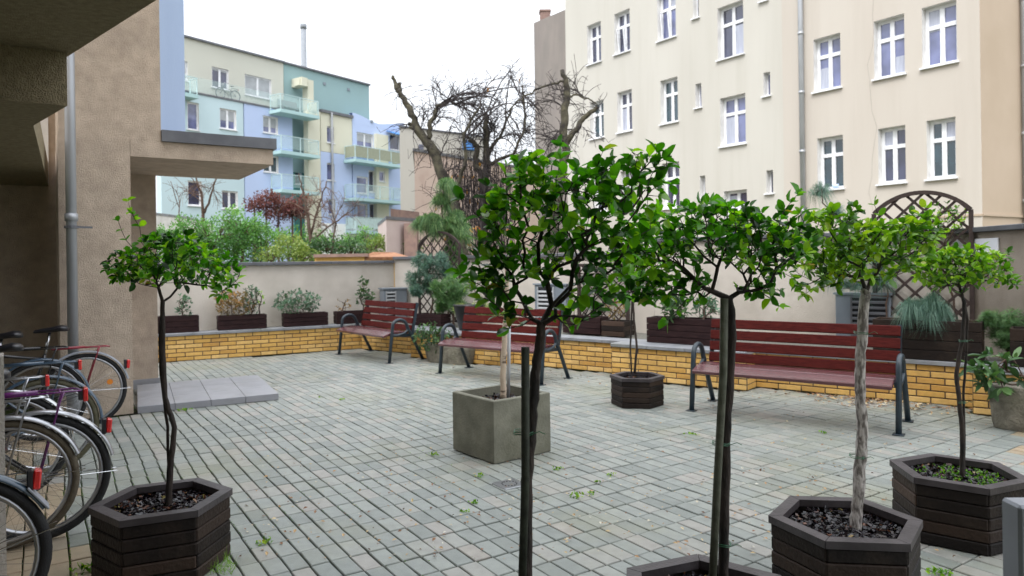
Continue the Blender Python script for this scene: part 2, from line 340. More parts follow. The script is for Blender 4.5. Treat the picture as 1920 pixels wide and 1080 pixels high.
def window(parent, pl, op, depth, off=0, style='cross', gl='glass_a', sill=True, fr=.07, ajar=False, blind=None, frame_mat='frame_white'):
    ta, tb, za, zb = op; w_, h = tb-ta, zb-za
    y0 = off-depth+.005
    f = MB(); g = MB()
    def bx(mb, a, b, c, d, o0, o1, at=.5):
        P = pl.pos((a+b)/2, (c+d)/2, (o0+o1)/2); mb.hexa(P, pl.u*(b-a)/2, pl.n*(o1-o0)/2, Z_*(d-c)/2, at)
    e = .003
    bx(f, ta+e, ta+fr, za+e, zb-e, y0, y0+.07); bx(f, tb-fr, tb-e, za+e, zb-e, y0, y0+.07)
    bx(f, ta+fr, tb-fr, za+e, za+fr, y0, y0+.07); bx(f, ta+fr, tb-fr, zb-fr, zb-e, y0, y0+.07)
    zt = za+h*.66
    if style == 'cross':
        bx(f, ta+fr, tb-fr, zt-.06, zt+.06, y0, y0+.085)
        bx(f, (ta+tb)/2-.065, (ta+tb)/2+.065, za+fr, zt-.06, y0, y0+.08); bx(f, (ta+tb)/2-.065, (ta+tb)/2+.065, zt+.06, zb-fr, y0, y0+.08)
    elif style == 'two':
        bx(f, (ta+tb)/2-.07, (ta+tb)/2+.07, za+fr, zb-fr, y0, y0+.08)
    fo = f.build('window', M[frame_mat], parent)
    rvl = MB(); P = [pl.pos(t, z, off) for t, z in ((ta, za), (tb, za), (tb, zb), (ta, zb))]; Q = [p-pl.n*depth for p in P]
    rvl.add(P+Q, [(0, 4, 5, 1), (1, 5, 6, 2), (2, 6, 7, 3), (3, 7, 4, 0)]); rvl.build('reveal', M['white_plaster'], fo)
    bx(g, ta+fr*.5, tb-fr*.5, za+fr*.5, zb-fr*.5, y0+.02, y0+.035); g.build('pane', M[gl], fo)
    if blind:
        b = MB(); zb2 = zb-fr-h*blind
        bx(b, ta+fr, tb-fr, zb2, zb-fr, y0+.04, y0+.055); b.build('blind', M['cab_white'], fo)
    if ajar:
        b = MB()
        for (p, q) in (((ta+.1, za+.12, y0+.1), (ta+.1, zt-.1, y0+.22)), ((ta+w_*.5, za+.12, y0+.1), (ta+w_*.5, zt-.1, y0+.22)), ((ta+.1, zt-.1, y0+.22), (ta+w_*.5, zt-.1, y0+.22))):
            b.bar(pl.pos(*p), pl.pos(*q), .06, .04)
        b.build('sash', M[frame_mat], fo)
    if sill:
        s_ = MB(); bx(s_, ta-.06, tb+.06, za-.05, za-.003, off-depth+.08, off+.09); s_.build('sill', M['frame_white'], fo)
    return fo
def pxop(pl, xl, xr, yt, yb, off=0):
    ta, zt = pl.hit(xl, yt, off); _, zb = pl.hit(xl, yb, off); tb, _ = pl.hit(xr, (yt+yb)/2, off)
    return (min(ta, tb), max(ta, tb), zb, zt)

# ---------------------------------------------------------------- ground
def sheet(name, pts, z, m, k='structure'):
    mb = MB(); mb.add([(p[0], p[1], z) for p in pts], [tuple(range(len(pts)))]); return kind(mb.build(name, M[m]), k)
sheet('ground', [(-300, -60), (300, -60), (300, 500), (-300, 500)], -.04, 'earth')
sheet('path', [(-9, -4), (8, -4), (8, 15), (-9, 15)], -.022, 'joint')
# low brick wall lines (front faces at ground)
LW0 = V2(-5.9, 10.74); CR = V2(-2.62, 12.42); LWd = (CR-LW0).normalized(); LWn = Vector((LWd.y, -LWd.x, 0))
RW0 = V2(2.83, 8.21); RWd = V2(.795, -.607).normalized(); RWn = V2(-.607, -.795).normalized()
T0 = (CR-RW0).dot(RWd); PRO = .31
segs = [(T0, -5.35, 0), (-5.35, -3.56, 1), (-3.56, -1.76, 0), (-1.76, -.04, 1), (-.04, 2.09, 0), (2.09, 4.6, 1)]
def behind_walls(p):
    if (p-CR).dot(LWn) < .02 and (p-CR).dot(RWd) < .5: return True
    q = p-RW0; t = q.dot(RWd); n = q.dot(RWn)
    if n < .02: return True
    return any(a <= t <= b and s_ and n < PRO+.02 for a, b, s_ in segs)
A = V2(-3.86, 7.24); B = A+R_*.286; Qp = V2(-4.385, 8.81)
rng = random.Random(5)
pv = MB(); Ru, Du = R_.normalized(), D_.normalized()
Du = Vector((-Ru.y, Ru.x, 0)); nR, nD = .1, .2
nrows = {}
def pcol(p):
    r = rng.random()*.62
    if rng.random() < .13: r = .62+rng.random()*.13
    tan = 0
    if p.x < -.63*p.y+.25*math.sin(p.y*3)*.2: tan = .9
    q = p.x-2.05-.55*(p.y-2.2)
    if q > 0: tan = max(tan, .85)
    if (p.x < -1.75 and p.y < 3.9): tan = .9
    if tan and rng.random() < tan: r = .78+rng.random()*.22
    return r
for j in range(-30, 90):
    oj = .012*math.sin(j*.23)+.006*math.sin(j*.61+1)+rng.uniform(-.0018, .0018)
    for i in range(-70, 190):
        c = Ru*(i*nR+oj+.05)+Du*(j*nD+.03*math.sin(i*.21)*.25)
        if c.y < 1.0 or c.y > 13.2 or abs(c.x) > .82*c.y+.6 or c.x < -6.3: continue
        if behind_walls(c): continue
        q = c-A
        if q.dot(Du) > -.0 and q.dot(Ru) < .02: continue
        g = .0018+rng.random()*.0016; hx, hy = nR/2-g*(1.15 if c.x < -.6 else 1.0), nD/2-g*1.6
        rot = rng.gauss(0, .012); ca, sa = math.cos(rot), math.sin(rot)
        ex = Ru*ca+Du*sa; ey = Du*ca-Ru*sa
        zt = rng.gauss(0, .0012); tx, ty = rng.gauss(0, .010), rng.gauss(0, .006)
        # gentle settlement of the bed
        zt += .004*math.sin(c.x*1.7+c.y*.9)+.003*math.sin(c.x*3.1-c.y*2.3)-.003
        def P(u, v, dz): 
            p = c+ex*u+ey*v; return (p.x, p.y, zt+dz+u*tx+v*ty)
        b = .0045
        vs = [P(-hx, -hy, -.03), P(hx, -hy, -.03), P(hx, hy, -.03), P(-hx, hy, -.03),
              P(-hx+b*.2, -hy+b*.2, -.004), P(hx-b*.2, -hy+b*.2, -.004), P(hx-b*.2, hy-b*.2, -.004), P(-hx+b*.2, hy-b*.2, -.004),
              P(-hx+b, -hy+b, 0), P(hx-b, -hy+b, 0), P(hx-b, hy-b, 0), P(-hx+b, hy-b, 0)]
        fs = [(8, 9, 10, 11)]+[(k, (k+1) % 4, 4+(k+1) % 4, 4+k) for k in range(4)]+[(4+k, 4+(k+1) % 4, 8+(k+1) % 4, 8+k) for k in range(4)]
        pv.add(vs, fs, pcol(c))
kind(pv.build('paving', M['paver'])); del pv

# ---------------------------------------------------------------- low brick walls
def brick_run(mb, mm, P0, d, n, t0, t1, z0=0, rows=6, rh=.0655, bl=.25, gap=.013, depth=.08):
    """bricks on the face starting at P0 along d, facing n"""
    mm.hexa(P0+d*(t0+t1)/2-n*(.09)+Z_*(z0+rows*rh/2), d*(t1-t0)/2, n*.088, Z_*rows*rh/2)
    for r in range(rows):
        x = t0+(-bl/2 if r % 2 else 0)+.0
        while x < t1-.005:
            a_, b_ = max(x, t0)+gap/2, min(x+bl, t1)-gap/2
            if b_-a_ > .02:
                mb.hexa(P0+d*(a_+b_)/2+n*(-.012+rng.uniform(0, .002))+Z_*(z0+(r+.5)*rh), d*(b_-a_)/2, n*.016, Z_*(rh-gap)/2, rng.random(), .003)
            x += bl
ZB = .393; ZC = .435
lw = thing('brick_wall', 'low yellow brick wall with grey coping below the far planters, running in from the left', 'wall', LW0)
b, m_ = MB(), MB(); LL = (CR-LW0).length
brick_run(b, m_, LW0, LWd, LWn, 0, LL)
b.build('brickwork', M['brick'], lw); m_.build('mortar', M['mortar'], lw)
cp = MB(); k = 0
while k < LL-.02:
    e_ = min(k+.5, LL-.03); cp.hexa(LW0+LWd*(k+e_)/2-LWn*.115+Z_*(ZB+ZC)/2, LWd*((e_-k)/2-.002), LWn*.15, Z_*(ZC-ZB)/2, rng.random(), .004); k += .5
cp.build('coping', M['coping'], lw)
rw = thing('brick_wall', 'low yellow brick wall with grey coping and shallow piers behind the benches', 'wall', RW0)
b, m_, cp = MB(), MB(), MB()
for (ta, tb, pr) in segs:
    off = PRO if pr else 0
    ta2 = ta+.02 if ta == T0 else ta
    brick_run(b, m_, RW0+RWn*off, RWd, RWn, ta2, tb)
    if pr:
        for (t_, dd) in ((ta, -1), (tb, 1)):
            P = RW0+RWd*t_
            m_.hexa(P+RWn*(PRO/2-.01)-RWd*dd*.05+Z_*ZB/2, RWd*.045, RWn*(PRO/2-.02), Z_*ZB/2*.995)
            for r in range(6):
                cuts = [0, PRO-.02] if r % 2 else [0, .12, PRO-.02]
                for q in range(len(cuts)-1):
                    a_, e_ = cuts[q]+.005, cuts[q+1]-.002
                    b.hexa(P+RWn*(a_+e_)/2-RWd*dd*.012+Z_*((r+.5)*.0655), RWn*(e_-a_)/2, RWd*.015, Z_*.0275, rng.random(), .003)
    k = ta2
    dep = .15+off/2
    while k < tb-.02:
        e_ = min(k+.5, tb); x0 = .02 if pr else 0
        cp.hexa(RW0+RWd*(k+e_)/2+RWn*(off+.035-dep)+Z_*((ZB+ZC)/2+(.0015 if pr else 0)), RWd*((e_-k)/2-.002), RWn*dep, Z_*(ZC-ZB)/2, rng.random(), .004); k += .5
b.build('brickwork', M['brick'], rw); m_.build('mortar', M['mortar'], rw); cp.build('coping', M['coping'], rw)
# bed behind the low walls
WL0 = V2(-6.3, 11.05); WR0 = RW0-RWn*1.2
WC = V2(-2.23, 13.45); WLd = V2(.86, .51).normalized(); WLn = Vector((WLd.y, -WLd.x, 0))
WLs = WC-WLd*5.2
tE = 1.966; WE = WR0+RWd*tE; WF = V2(5.0, 6.3); WFd = (WF-WE).normalized(); WFn = Vector((WFd.y, -WFd.x, 0))
pts = [LW0-LWn*.2, CR-LWn*.2-RWn*.1, RW0+RWd*(T0+.2)-RWn*.22, RW0+RWd*4.6-RWn*.22, RW0+RWd*4.6-RWn*1.4, WE, WC, WLs]
mb = MB(); mb.prism([(p.x, p.y) for p in pts], .05, .415); kind(mb.build('planting_bed', M['gravel']))

# ---------------------------------------------------------------- plastered garden walls
def gwall(name, label, P0, P1, n, z1, th=.22, m='wall_plaster', ext=0):
    o = thing(name, label, 'wall', P0); d = (P1-P0).normalized(); L_ = (P1-P0).length+ext
    mb = MB(); mb.hexa(P0+d*L_/2-n*th/2+Z_*(z1-.06)/2, d*L_/2, n*th/2, Z_*(z1-.06)/2); mb.build('wall_body', M[m], o)
    c_ = MB(); k = 0
    while k < L_-.01:
        e_ = min(k+1.0, L_); c_.hexa(P0+d*(k+e_)/2-n*th/2+Z_*(z1-.03), d*((e_-k)/2-.003), n*(th/2+.05), Z_*.028, rng.random(), .006); k += 1.0
    c_.build('cap', M['flashing'], o); return o
gwall('garden_wall', 'pale plastered garden wall with a thin dark cap behind the far left planters', WLs, WC, WLn, 1.53)
RWs = WR0+RWd*(-1.9)
gwall('garden_wall', 'plastered garden wall behind the middle benches, lower than the right-hand one', WC+RWd*.02-WLn*.0, RWs, RWn, 1.60)
gwall('garden_wall', 'taller rough plastered wall behind the right bench and arched trellis', RWs+RWd*.004, WE, RWn, 1.79)
M['wall_grey'] = mat('wall_grey', (.22, .185, .15), (.30, .26, .215), .95, 3, .9, 110, dirt=(.17, .145, .12), dscale=.8)
gwall('garden_wall', 'brownish grey rough wall at the right edge under the beige house', WE+WFd*.004, WF, WFn, 1.795, m='wall_grey', ext=.6)
sheet('garden_ground', [(-40, 13.9), (-8, 11.0), (-2.3, 13.9), (-2.1, 13.9), (5.5, 8.3), (30, 8.3), (60, 90), (-60, 90)], .9, 'earth')

# ---------------------------------------------------------------- near building on the left
nb = thing('apartment_building', 'rough brown stucco building at the left with overhanging slabs, drainpipe and door canopy', 'building', A)
n_ = -Du
mb = MB()
def P2(*ps): return [(p.x, p.y) for p in ps]
mb.prism(P2(A, A+D_*1.72, A+D_*1.72-R_*.62, A-R_*.62), 0, 2.781)
mb.prism(P2(B, B+D_*1.9, B+D_*1.9-R_*.9, B-R_*.9), 2.781, 12)
mb.build('wall', M['stucco_near'], nb)
pr = MB(); pr.prism(P2(Qp, Qp+D_*.5, Qp+D_*.5-R_*.7, Qp-R_*.7), 0, 2.61); pr.build('pier', M['stucco_near'], nb)
sk = MB(); sk.hexa(Qp-R_*.34-D_*.013+Z_*.055, R_*.355, D_*.012, Z_*.055); sk.build('skirting', M['slate_step'], nb)
rb = MB(); q0, q1 = Qp-R_*.72, Qp-R_*7
rb.prism(P2(q0, q0+D_*.4, q1+D_*.4, q1), 0, 6); rb.build('recess_wall', M['stucco_near'], nb)
# bright plaster panel seen over the low soffit
ta_, tb_ = line_px(Qp, R_, 60, 300), line_px(Qp, R_, 91, 290)
pn = MB(); pn.hexa(Qp+R_*(ta_-1+tb_)/2-D_*.02+Z_*3.3, R_*(tb_-ta_+1)/2, D_*.018, Z_*.86); pn.build('bright_panel', M['white_plaster'], nb)
# canopy
CRt = V2(-2.67, 8.02)
cn = MB(); cn.prism(P2(A+R_*.003, CRt, CRt+D_*1.66, A+R_*.003+D_*1.66), 2.61, 2.78); cn.build('canopy', M['stucco_near'], nb)
fl = MB(); o_ = D_*-.03
fl.prism(P2(B+R_*.004+o_, CRt+R_*.035+o_, CRt+R_*.035+D_*1.7, B+R_*.004+D_*1.7), 2.782, 2.90)
fl.prism(P2(B+R_*.01+D_*.7, B+R_*.55+D_*.7, B+R_*.55+D_*1.5, B+R_*.01+D_*1.5), 2.902, 3.0)
fl.build('canopy_flashing', M['flashing'], nb)
bw = MB(); b0 = A+D_*1.75; t_ = line_px(b0, R_, 346, 120)
bw.prism(P2(b0+R_*.35, b0+R_*t_, b0+R_*t_+D_*.22, b0+R_*.35+D_*.22), 2.91, 12); bw.build('blue_wing', M['blue_plaster'], nb)
# overhead slabs
s1, s2 = V2(-3.05, 4.56), V2(-2.48, 4.0); e_ = V2(.74, -.67).normalized()
sl = MB(); far = s2+e_*7.5
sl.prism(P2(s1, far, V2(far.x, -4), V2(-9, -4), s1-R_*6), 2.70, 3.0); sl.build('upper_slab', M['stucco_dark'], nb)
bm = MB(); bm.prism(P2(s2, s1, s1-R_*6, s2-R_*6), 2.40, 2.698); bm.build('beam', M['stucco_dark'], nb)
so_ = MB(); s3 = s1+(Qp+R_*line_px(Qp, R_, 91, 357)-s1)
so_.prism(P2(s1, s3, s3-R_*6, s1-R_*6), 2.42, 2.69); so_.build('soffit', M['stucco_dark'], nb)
up = MB(); up.prism(P2(V2(3.2, -2.2), V2(3.2, -4), V2(-9, -4), V2(-9, -2.2)), 0, 2.69); up.prism(P2(V2(3.0, -1.4), V2(3.0, -3.9), V2(-8.9, -3.9), V2(-8.9, 1.6), V2(-.2, 1.2)), 3.002, 12); up.build('unseen_rear_mass', M['stucco_near'], nb)  # unseen wall and storey behind the camera, added to darken the foreground
# downpipe
dp = MB(); pb = W(137, 650, 6.78); pb.z = .0
dp.tube([(pb.x, pb.y, .55), (pb.x, pb.y, 2.39+3)], .046, 14)
for z in (1.93, 4.2): dp.tube([(pb.x, pb.y, z), (pb.x, pb.y, z+.07)], .057, 14); 
dp.tube([(pb.x, pb.y, 0), (pb.x, pb.y, .56)], .06, 14)
dpo = dp.build('downpipe', M['zinc'], nb, True)
br = MB(); br.tube([(pb.x, pb.y, 1.86), (pb.x, pb.y, 1.885)], .062, 14); br.bar((pb.x+.05, pb.y, 1.872), (pb.x+.14, pb.y+.1, 1.872), .02, .02); br.build('bracket', M['flashing'], dpo)
# doorstep
ds = thing('doorstep', 'low grey tiled doorstep slab under the canopy', 'step', A)
mb = MB(); sR = V2(-2.59, 7.86); sA = A+R_*.03-D_*.05; L_ = (sR-sA).length; sd_ = (sR-sA).normalized(); sn_ = Vector((-sd_.y, sd_.x, 0))
k = 0
for kx in range(4):
    for ky in range(3):
        mb.hexa(sA+sd_*(kx+.5)*L_/4+sn_*(ky+.5)*1.5/3+Z_*.035, sd_*(L_/8-.0015), sn_*(.25-.0015), Z_*.035, rng.random(), .003)
mb.build('step_tiles', M['slate_step'], ds)
# low wall end at the left edge
lp = thing('low_wall', 'pale low plaster wall end at the left edge between the bicycles', 'wall', W(4, 1000, 3.2))
mb = MB(); x_ = W(9, 800, 3.2); q_ = V2(x_.x, 3.2); mb.prism([(v.x, v.y) for v in (q_, q_+V2(-.72, 1)*.14, q_+V2(-.72, 1)*.14-R_*.5, q_-R_*.5)], 0, 1.1); mb.build('wall_body', M['wall_plaster'], lp)

# ---------------------------------------------------------------- beige tenement
bt = thing('apartment_house', 'tall cream tenement with rows of white cross-barred windows on the right', 'building', (12.5, 20.8, 0))
FU = V2(960, -1338).normalized()            # towards the viewer's right
FN = Vector((FU.y, -FU.x, 0)); 
if FN.dot(V2(-12, -20)) < 0: FN = -FN
fp = Plane((12.5, 20.8), FU, FN)
tL = fp.hit(1062, 200)[0]; tS = fp.hit(1469, 200)[0]; tR = fp.hit(1840, 200)[0]
Aw = [(1100.7, 1127, 49, 123), (1151.5, 1181, 27, 104), (1232, 1267, -8, 79), (1345, 1394, 16, 114), (1526, 1577, 75, 174), (1639, 1697, 41, 150), (1729, 1795, 16, 129)]
Bw = [(1106, 1132, 193, 262), (1157, 1185, 174, 250), (1238, 1271, 152, 234), (1350, 1398, 185, 276), (1533, 1582, 260, 357), (1647, 1699, 242, 346), (1738, 1793, 227, 337)]
Cw = [(1112, 1137, 335, 399), (1163, 1189, 322, 395), (1241, 1274, 307, 392), (1357, 1401, 359, 446)]
Tw = [(1098, 1124, -96, -23), (1148, 1178, -126, -48), (1228, 1262, -166, -80), (1340, 1388, -150, -52), (1519, 1570, -120, -22)]
Sw = [(1298.5, 1310, -40, 36), (1303.5, 1315, 158, 203), (1312, 1322.5, 330, 375), (1431, 1444, 137, 181), (1436.5, 1449.5, 320, 363), (1425, 1439, -40, 4)]
st = {}
ops = {}
for nm, rows in (('A', Aw), ('B', Bw), ('C', Cw), ('T', Tw)):
    for i, r in enumerate(rows): ops[(nm, i)] = pxop(fp, *r)
for i, r in enumerate(Sw): ops[('S', i)] = pxop(fp, *r)
tR5 = tS
lft = [o for k_, o in ops.items() if o[1] < tS]; rgt = [o for k_, o in ops.items() if o[0] > tS]
wl = wall_open(fp, tL, tS, -.5, 22, lft, .30); wl.build('facade', M['beige'], bt)
wl = wall_open(fp, tS+.002, tR, -.5, 22, rgt, .30, off=.03); wl.build('facade', M['beige_warm'], bt)
GL = {'A': ['glass_a', 'glass_a', 'glass_b', 'glass_a', 'glass_b', 'glass_b', 'glass_b'], 'B': ['glass_c', 'glass_a', 'glass_c', 'glass_b', 'glass_c', 'glass_a', 'glass_c'], 'C': ['glass_a']*4, 'T': ['glass_a']*5}
for (nm, i), o in ops.items():
    off = .03 if o[0] > tS else 0
    if nm == 'S': window(bt, fp, o, .30, off, 'plain', 'glass_b' if i % 2 else 'glass_a', fr=.05)
    else: window(bt, fp, o, .30, off, 'cross', GL[nm][i], fr=.10, ajar=(nm, i) in (('A', 1), ('A', 2)))
# side face turning away, belt line, drainpipes, end of the neighbour
sp = Plane(tuple(fp.pos(tR, 0, .03))[:2], Ru, -Du)
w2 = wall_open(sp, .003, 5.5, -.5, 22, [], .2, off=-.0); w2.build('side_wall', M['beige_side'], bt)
bl_ = MB(); _, zb_ = sp.hit(1870, 404); tbx = fp.hit(1745, 400)[0]
bl_.hexa(sp.pos(2.75, zb_, .02), sp.u*2.75, sp.n*.018, Z_*.03); bl_.hexa(fp.pos((tbx+tR)/2, zb_, .045), fp.u*(tR-tbx)/2, fp.n*.014, Z_*.03); bl_.build('belt_line', M['beige_side'], bt)
for px_ in (1509, 1916):
    q = MB()
    if px_ < 1600: t_ = fp.hit(1508, 200)[0]; f_ = lambda z: fp.pos(t_, z, .15)
    else: t_ = sp.hit(px_, 300)[0]; f_ = lambda z: sp.pos(t_, z, .12)
    q.tube([f_(0), f_(21)], .085 if px_ < 1600 else .10, 12)
    for z in range(1, 20, 2): q.tube([f_(z), f_(z+.1)], .1 if px_ < 1600 else .115, 12)
    q.build('drainpipe', M['zinc'], bt, True)
q = MB(); z = 0
tcr, _ = fp.hit(1636, 200); pts = [fp.pos(tcr+.10*math.sin(z_*.9)+.05*math.sin(z_*2.3), z_*.5+1, .032) for z_ in range(0, 36)]
q.tube(pts, .0035, 4); M['crack'] = mat('crack', (.30, .28, .25), None, .95); q.build('cable', M['crack'], bt)
M['curtain'] = mat('curtain', (.30, .32, .40), (.42, .44, .52), .12, 9, stretch=(6, 6, .2), spec=.8)
for (kk, f0, f1, g0, g1) in ((('A', 5), .5, .96, .05, .34), (('A', 6), .04, .48, .60, .95), (('B', 3), .05, .45, .05, .6), (('B', 5), .05, .46, .66, .95), (('A', 3), .52, .95, .05, .6), (('A', 4), .05, .46, .05, .45), (('B', 6), .52, .94, .67, .94), (('B', 1), .05, .45, .05, .6), (('A', 2), .55, .95, .66, .95), (('C', 3), .05, .45, .66, .9)):
    o = ops[kk]; off = .03 if o[0] > tS else 0; a0, a1 = o[0]+(o[1]-o[0])*f0, o[0]+(o[1]-o[0])*f1; z0_, z1_ = o[2]+(o[3]-o[2])*g0, o[2]+(o[3]-o[2])*g1
    q = MB(); q.hexa(fp.pos((a0+a1)/2, (z0_+z1_)/2, off-.30+.045), fp.u*(a1-a0)/2, fp.n*.003, Z_*(z1_-z0_)/2); q.build('curtain', M['curtain'], bt)
# flower pot on a window sill
o = ops[('B', 4)]; pt = MB(); pc = fp.pos(o[1]-.3, o[2]+.02, -.02)
pt.tube([pc, pc+Z_*.13], [.08, .11], 12); po = pt.build('flower_pot', M['blue_plaster'], None, True)
tag(po, 'small violet flower pot on a sill beside the tall drainpipe of the cream tenement', 'flower pot')
# grey party wall with chimney behind
gb = thing('apartment_house', 'windowless grey rendered house end behind the cream tenement, with a brick chimney', 'building', fp.pos(tL, 0))
mb = MB(); ga = W(1003, 200, 39); gc = W(1070, 200, 36.5); z1 = W(1003, 43, 39).z; z2 = W(1062, 22, 36.5).z
g1, g2 = V2(ga.x, ga.y), V2(gc.x, gc.y); dn = V2(.4, 1).normalized()*9
vs = [g1, g2, g2+dn, g1+dn]
mb.add([(p.x, p.y, -.5) for p in vs]+[(g1.x, g1.y, z1), (g2.x, g2.y, z2+.2), ((g2+dn).x, (g2+dn).y, z2), ((g1+dn).x, (g1+dn).y, z1)], [(3, 2, 1, 0), (0, 1, 5, 4), (1, 2, 6, 5), (2, 3, 7, 6), (3, 0, 4, 7), (4, 5, 6, 7)])
mb.build('wall', M['grey_render'], gb)
M['old_brick'] = mat('old_brick', (.20, .13, .115), (.27, .18, .15), .9, 6, .4, 30)
ch = MB(); cc = W(1022, 40, 39.6); zc = W(1022, 24, 39.6).z; ch.box(cc.x-.28, cc.x+.28, cc.y-.25, cc.y+.3, z1-.6, zc, bev=.02); ch.box(cc.x-.32, cc.x+.32, cc.y-.29, cc.y+.34, zc, zc+.1); ch.build('chimney', M['old_brick'], gb)
for (xl, xr, yt, yb) in ((1050, 1058, 232, 268),):
    c0 = W(xl, yb, 36.9); c1 = W(xr, yt, 36.9); q = MB(); q.box(c0.x, c1.x, 36.6, 36.9, c0.z, c1.z); q.build('window', M['glass_a'], gb)

# ---------------------------------------------------------------- pastel apartment block
pb_ = thing('apartment_building', 'pastel blue, mint and cream apartment block with glass balconies far left', 'building', W(565, 480, 50))
PU = V2(940, 1338).normalized(); PN = Vector((PU.y, -PU.x, 0))
P50 = W(565, 355, 50); pp = Plane((P50.x, P50.y), PU, PN)
def pm(c, c2=None): return mat('pastel', c, c2 or tuple(min(1, x*1.06) for x in c), .9, .4, .1, 20)
PC = {'cream': pm((.50, .50, .44)), 'mint': pm((.45, .57, .61)), 'blue': pm((.42, .51, .72)), 'turq': pm((.25, .37, .38)), 'paleblue': pm((.62, .70, .88)), 'yell': pm((.58, .57, .46)), 'white': pm((.8, .82, .82)), 'slab': pm((.36, .52, .53)), 'teal': pm((.06, .24, .23))}
def sect(name, xl, xr, yt, yb, m, off=0, wins=(), z0=None, depth=.18):
    o = pxop(pp, xl, xr, yt, yb, off)
    if z0 is not None: o = (o[0], o[1], z0, o[3])
    wo_ = [pxop(pp, *w_[:4], off) for w_ in wins]
    wall_open(pp, *o, wo_, depth, off).build(name, PC[m], pb_)
    for w_, q in zip(wins, wo_): window(pb_, pp, q, depth, off, w_[4] if len(w_) > 4 else 'two', w_[5] if len(w_) > 5 else 'glass_b', fr=.09, blind=w_[6] if len(w_) > 6 else None)
    return o
def cap(o, off, m='flashing', h=.12):
    q = MB(); q.hexa(pp.pos((o[0]+o[1])/2, o[3]+h/2, off-.2), pp.u*((o[1]-o[0])/2+.05), pp.n*.35, Z_*h/2); q.build('roof_edge', M[m], pb_)
o = sect('facade_cream', 300, 531, 58, 169, 'cream', -.9, [(397, 429, 124, 163, 'two', 'glass_a', .08), (459, 509, 138, 177, 'two', 'frame_white', .85), (340, 352, 113, 150, 'two', 'glass_a')]); cap(o, -.9)
F1 = pxop(pp, 300, 457, 163, 400)
sect('facade_mint', 300, 457, 163, 400, 'mint', 0, [(351, 373, 190, 242, 'plain', 'glass_b'), (412, 443, 202, 240, 'two', 'glass_b', .5), (352, 378, 338, 385, 'plain', 'glass_a'), (416, 446, 357, 391, 'two', 'glass_a')], z0=.5)
sect('facade_blue', 457.5, 549, 192, 400, 'blue', 0, [(493, 521, 216, 248, 'two', 'glass_b', .55), (494, 522, 290, 322, 'two', 'glass_c')], z0=.5)
o = sect('facade_turquoise', 531.5, 692, 119, 215, 'turq', -1.0, [], z0=8); cap(o, -1.0)
sect('loggia_back', 549, 577, 205, 420, 'teal', -1.3, [(553, 566, 225, 280, 'plain', 'glass_c'), (553, 566, 298, 345, 'plain', 'glass_a')], z0=.5)
sect('stair_tower', 577, 601, 205, 400, 'yell', .2, [], z0=.5)
sect('stair_tower_head', 584, 594, 190, 212, 'yell', .2)
o = sect('facade_cream', 601, 660, 210, 283, 'yell', 0, [(613, 626, 236, 267, 'plain', 'glass_b')]); cap(o, 0, h=.2)
sect('facade_blue', 601, 660, 283.5, 400, 'blue', 0, [(613, 627, 305, 338, 'plain', 'glass_b'), (616, 629, 373, 402, 'plain', 'glass_b')], z0=.5)
sect('facade_blue', 660.5, 757, 222, 400, 'blue', 0, [(669, 700, 247, 293, 'two', 'glass_b', .3), (669, 690, 330, 362, 'plain', 'glass_b'), (691, 703, 319, 360, 'plain', 'glass_a'), (670, 689, 381, 412, 'plain', 'glass_b'), (693, 704, 381, 412, 'plain', 'glass_a'), (731, 750, 250, 280, 'plain', 'glass_a')], z0=.5)
# wavy parapet
wv = MB(); oa = pxop(pp, 660.5, 757, 211, 223)
N_ = 24; vs = []
for i in range(N_+1):
    s_ = i/N_; t_ = oa[0]+(oa[1]-oa[0])*s_; zt = oa[3]-.45*(.5-.5*math.cos(min(1, s_*1.9)*math.pi))+.5*(max(0, s_-.5)*2)**1.2
    for of in (0, -.35):
        vs += [pp.pos(t_, oa[2]-.3, of+.004), pp.pos(t_, zt, of+.004)]
fs = []
for i in range(N_):
    a_ = i*4; c_ = a_+4
    fs += [(a_, c_, c_+1, a_+1), (a_+2, a_+3, c_+3, c_+2), (a_+1, c_+1, c_+3, a_+3)]
wv.add(vs, fs); wv.build('wavy_parapet', PC['blue'], pb_)
sect('bay_yellow', 705, 729, 250, 420, 'yell', .25, [(711, 722, 320, 340, 'plain', 'glass_b')], z0=.5)
# white base
q = MB(); oo = pxop(pp, 600, 757, 418, 440, .02); q.hexa(pp.pos((oo[0]+oo[1])/2, (oo[3])/2, .05), pp.u*(oo[1]-oo[0])/2, pp.n*.04, Z_*oo[3]/2); q.build('base', PC['white'], pb_)
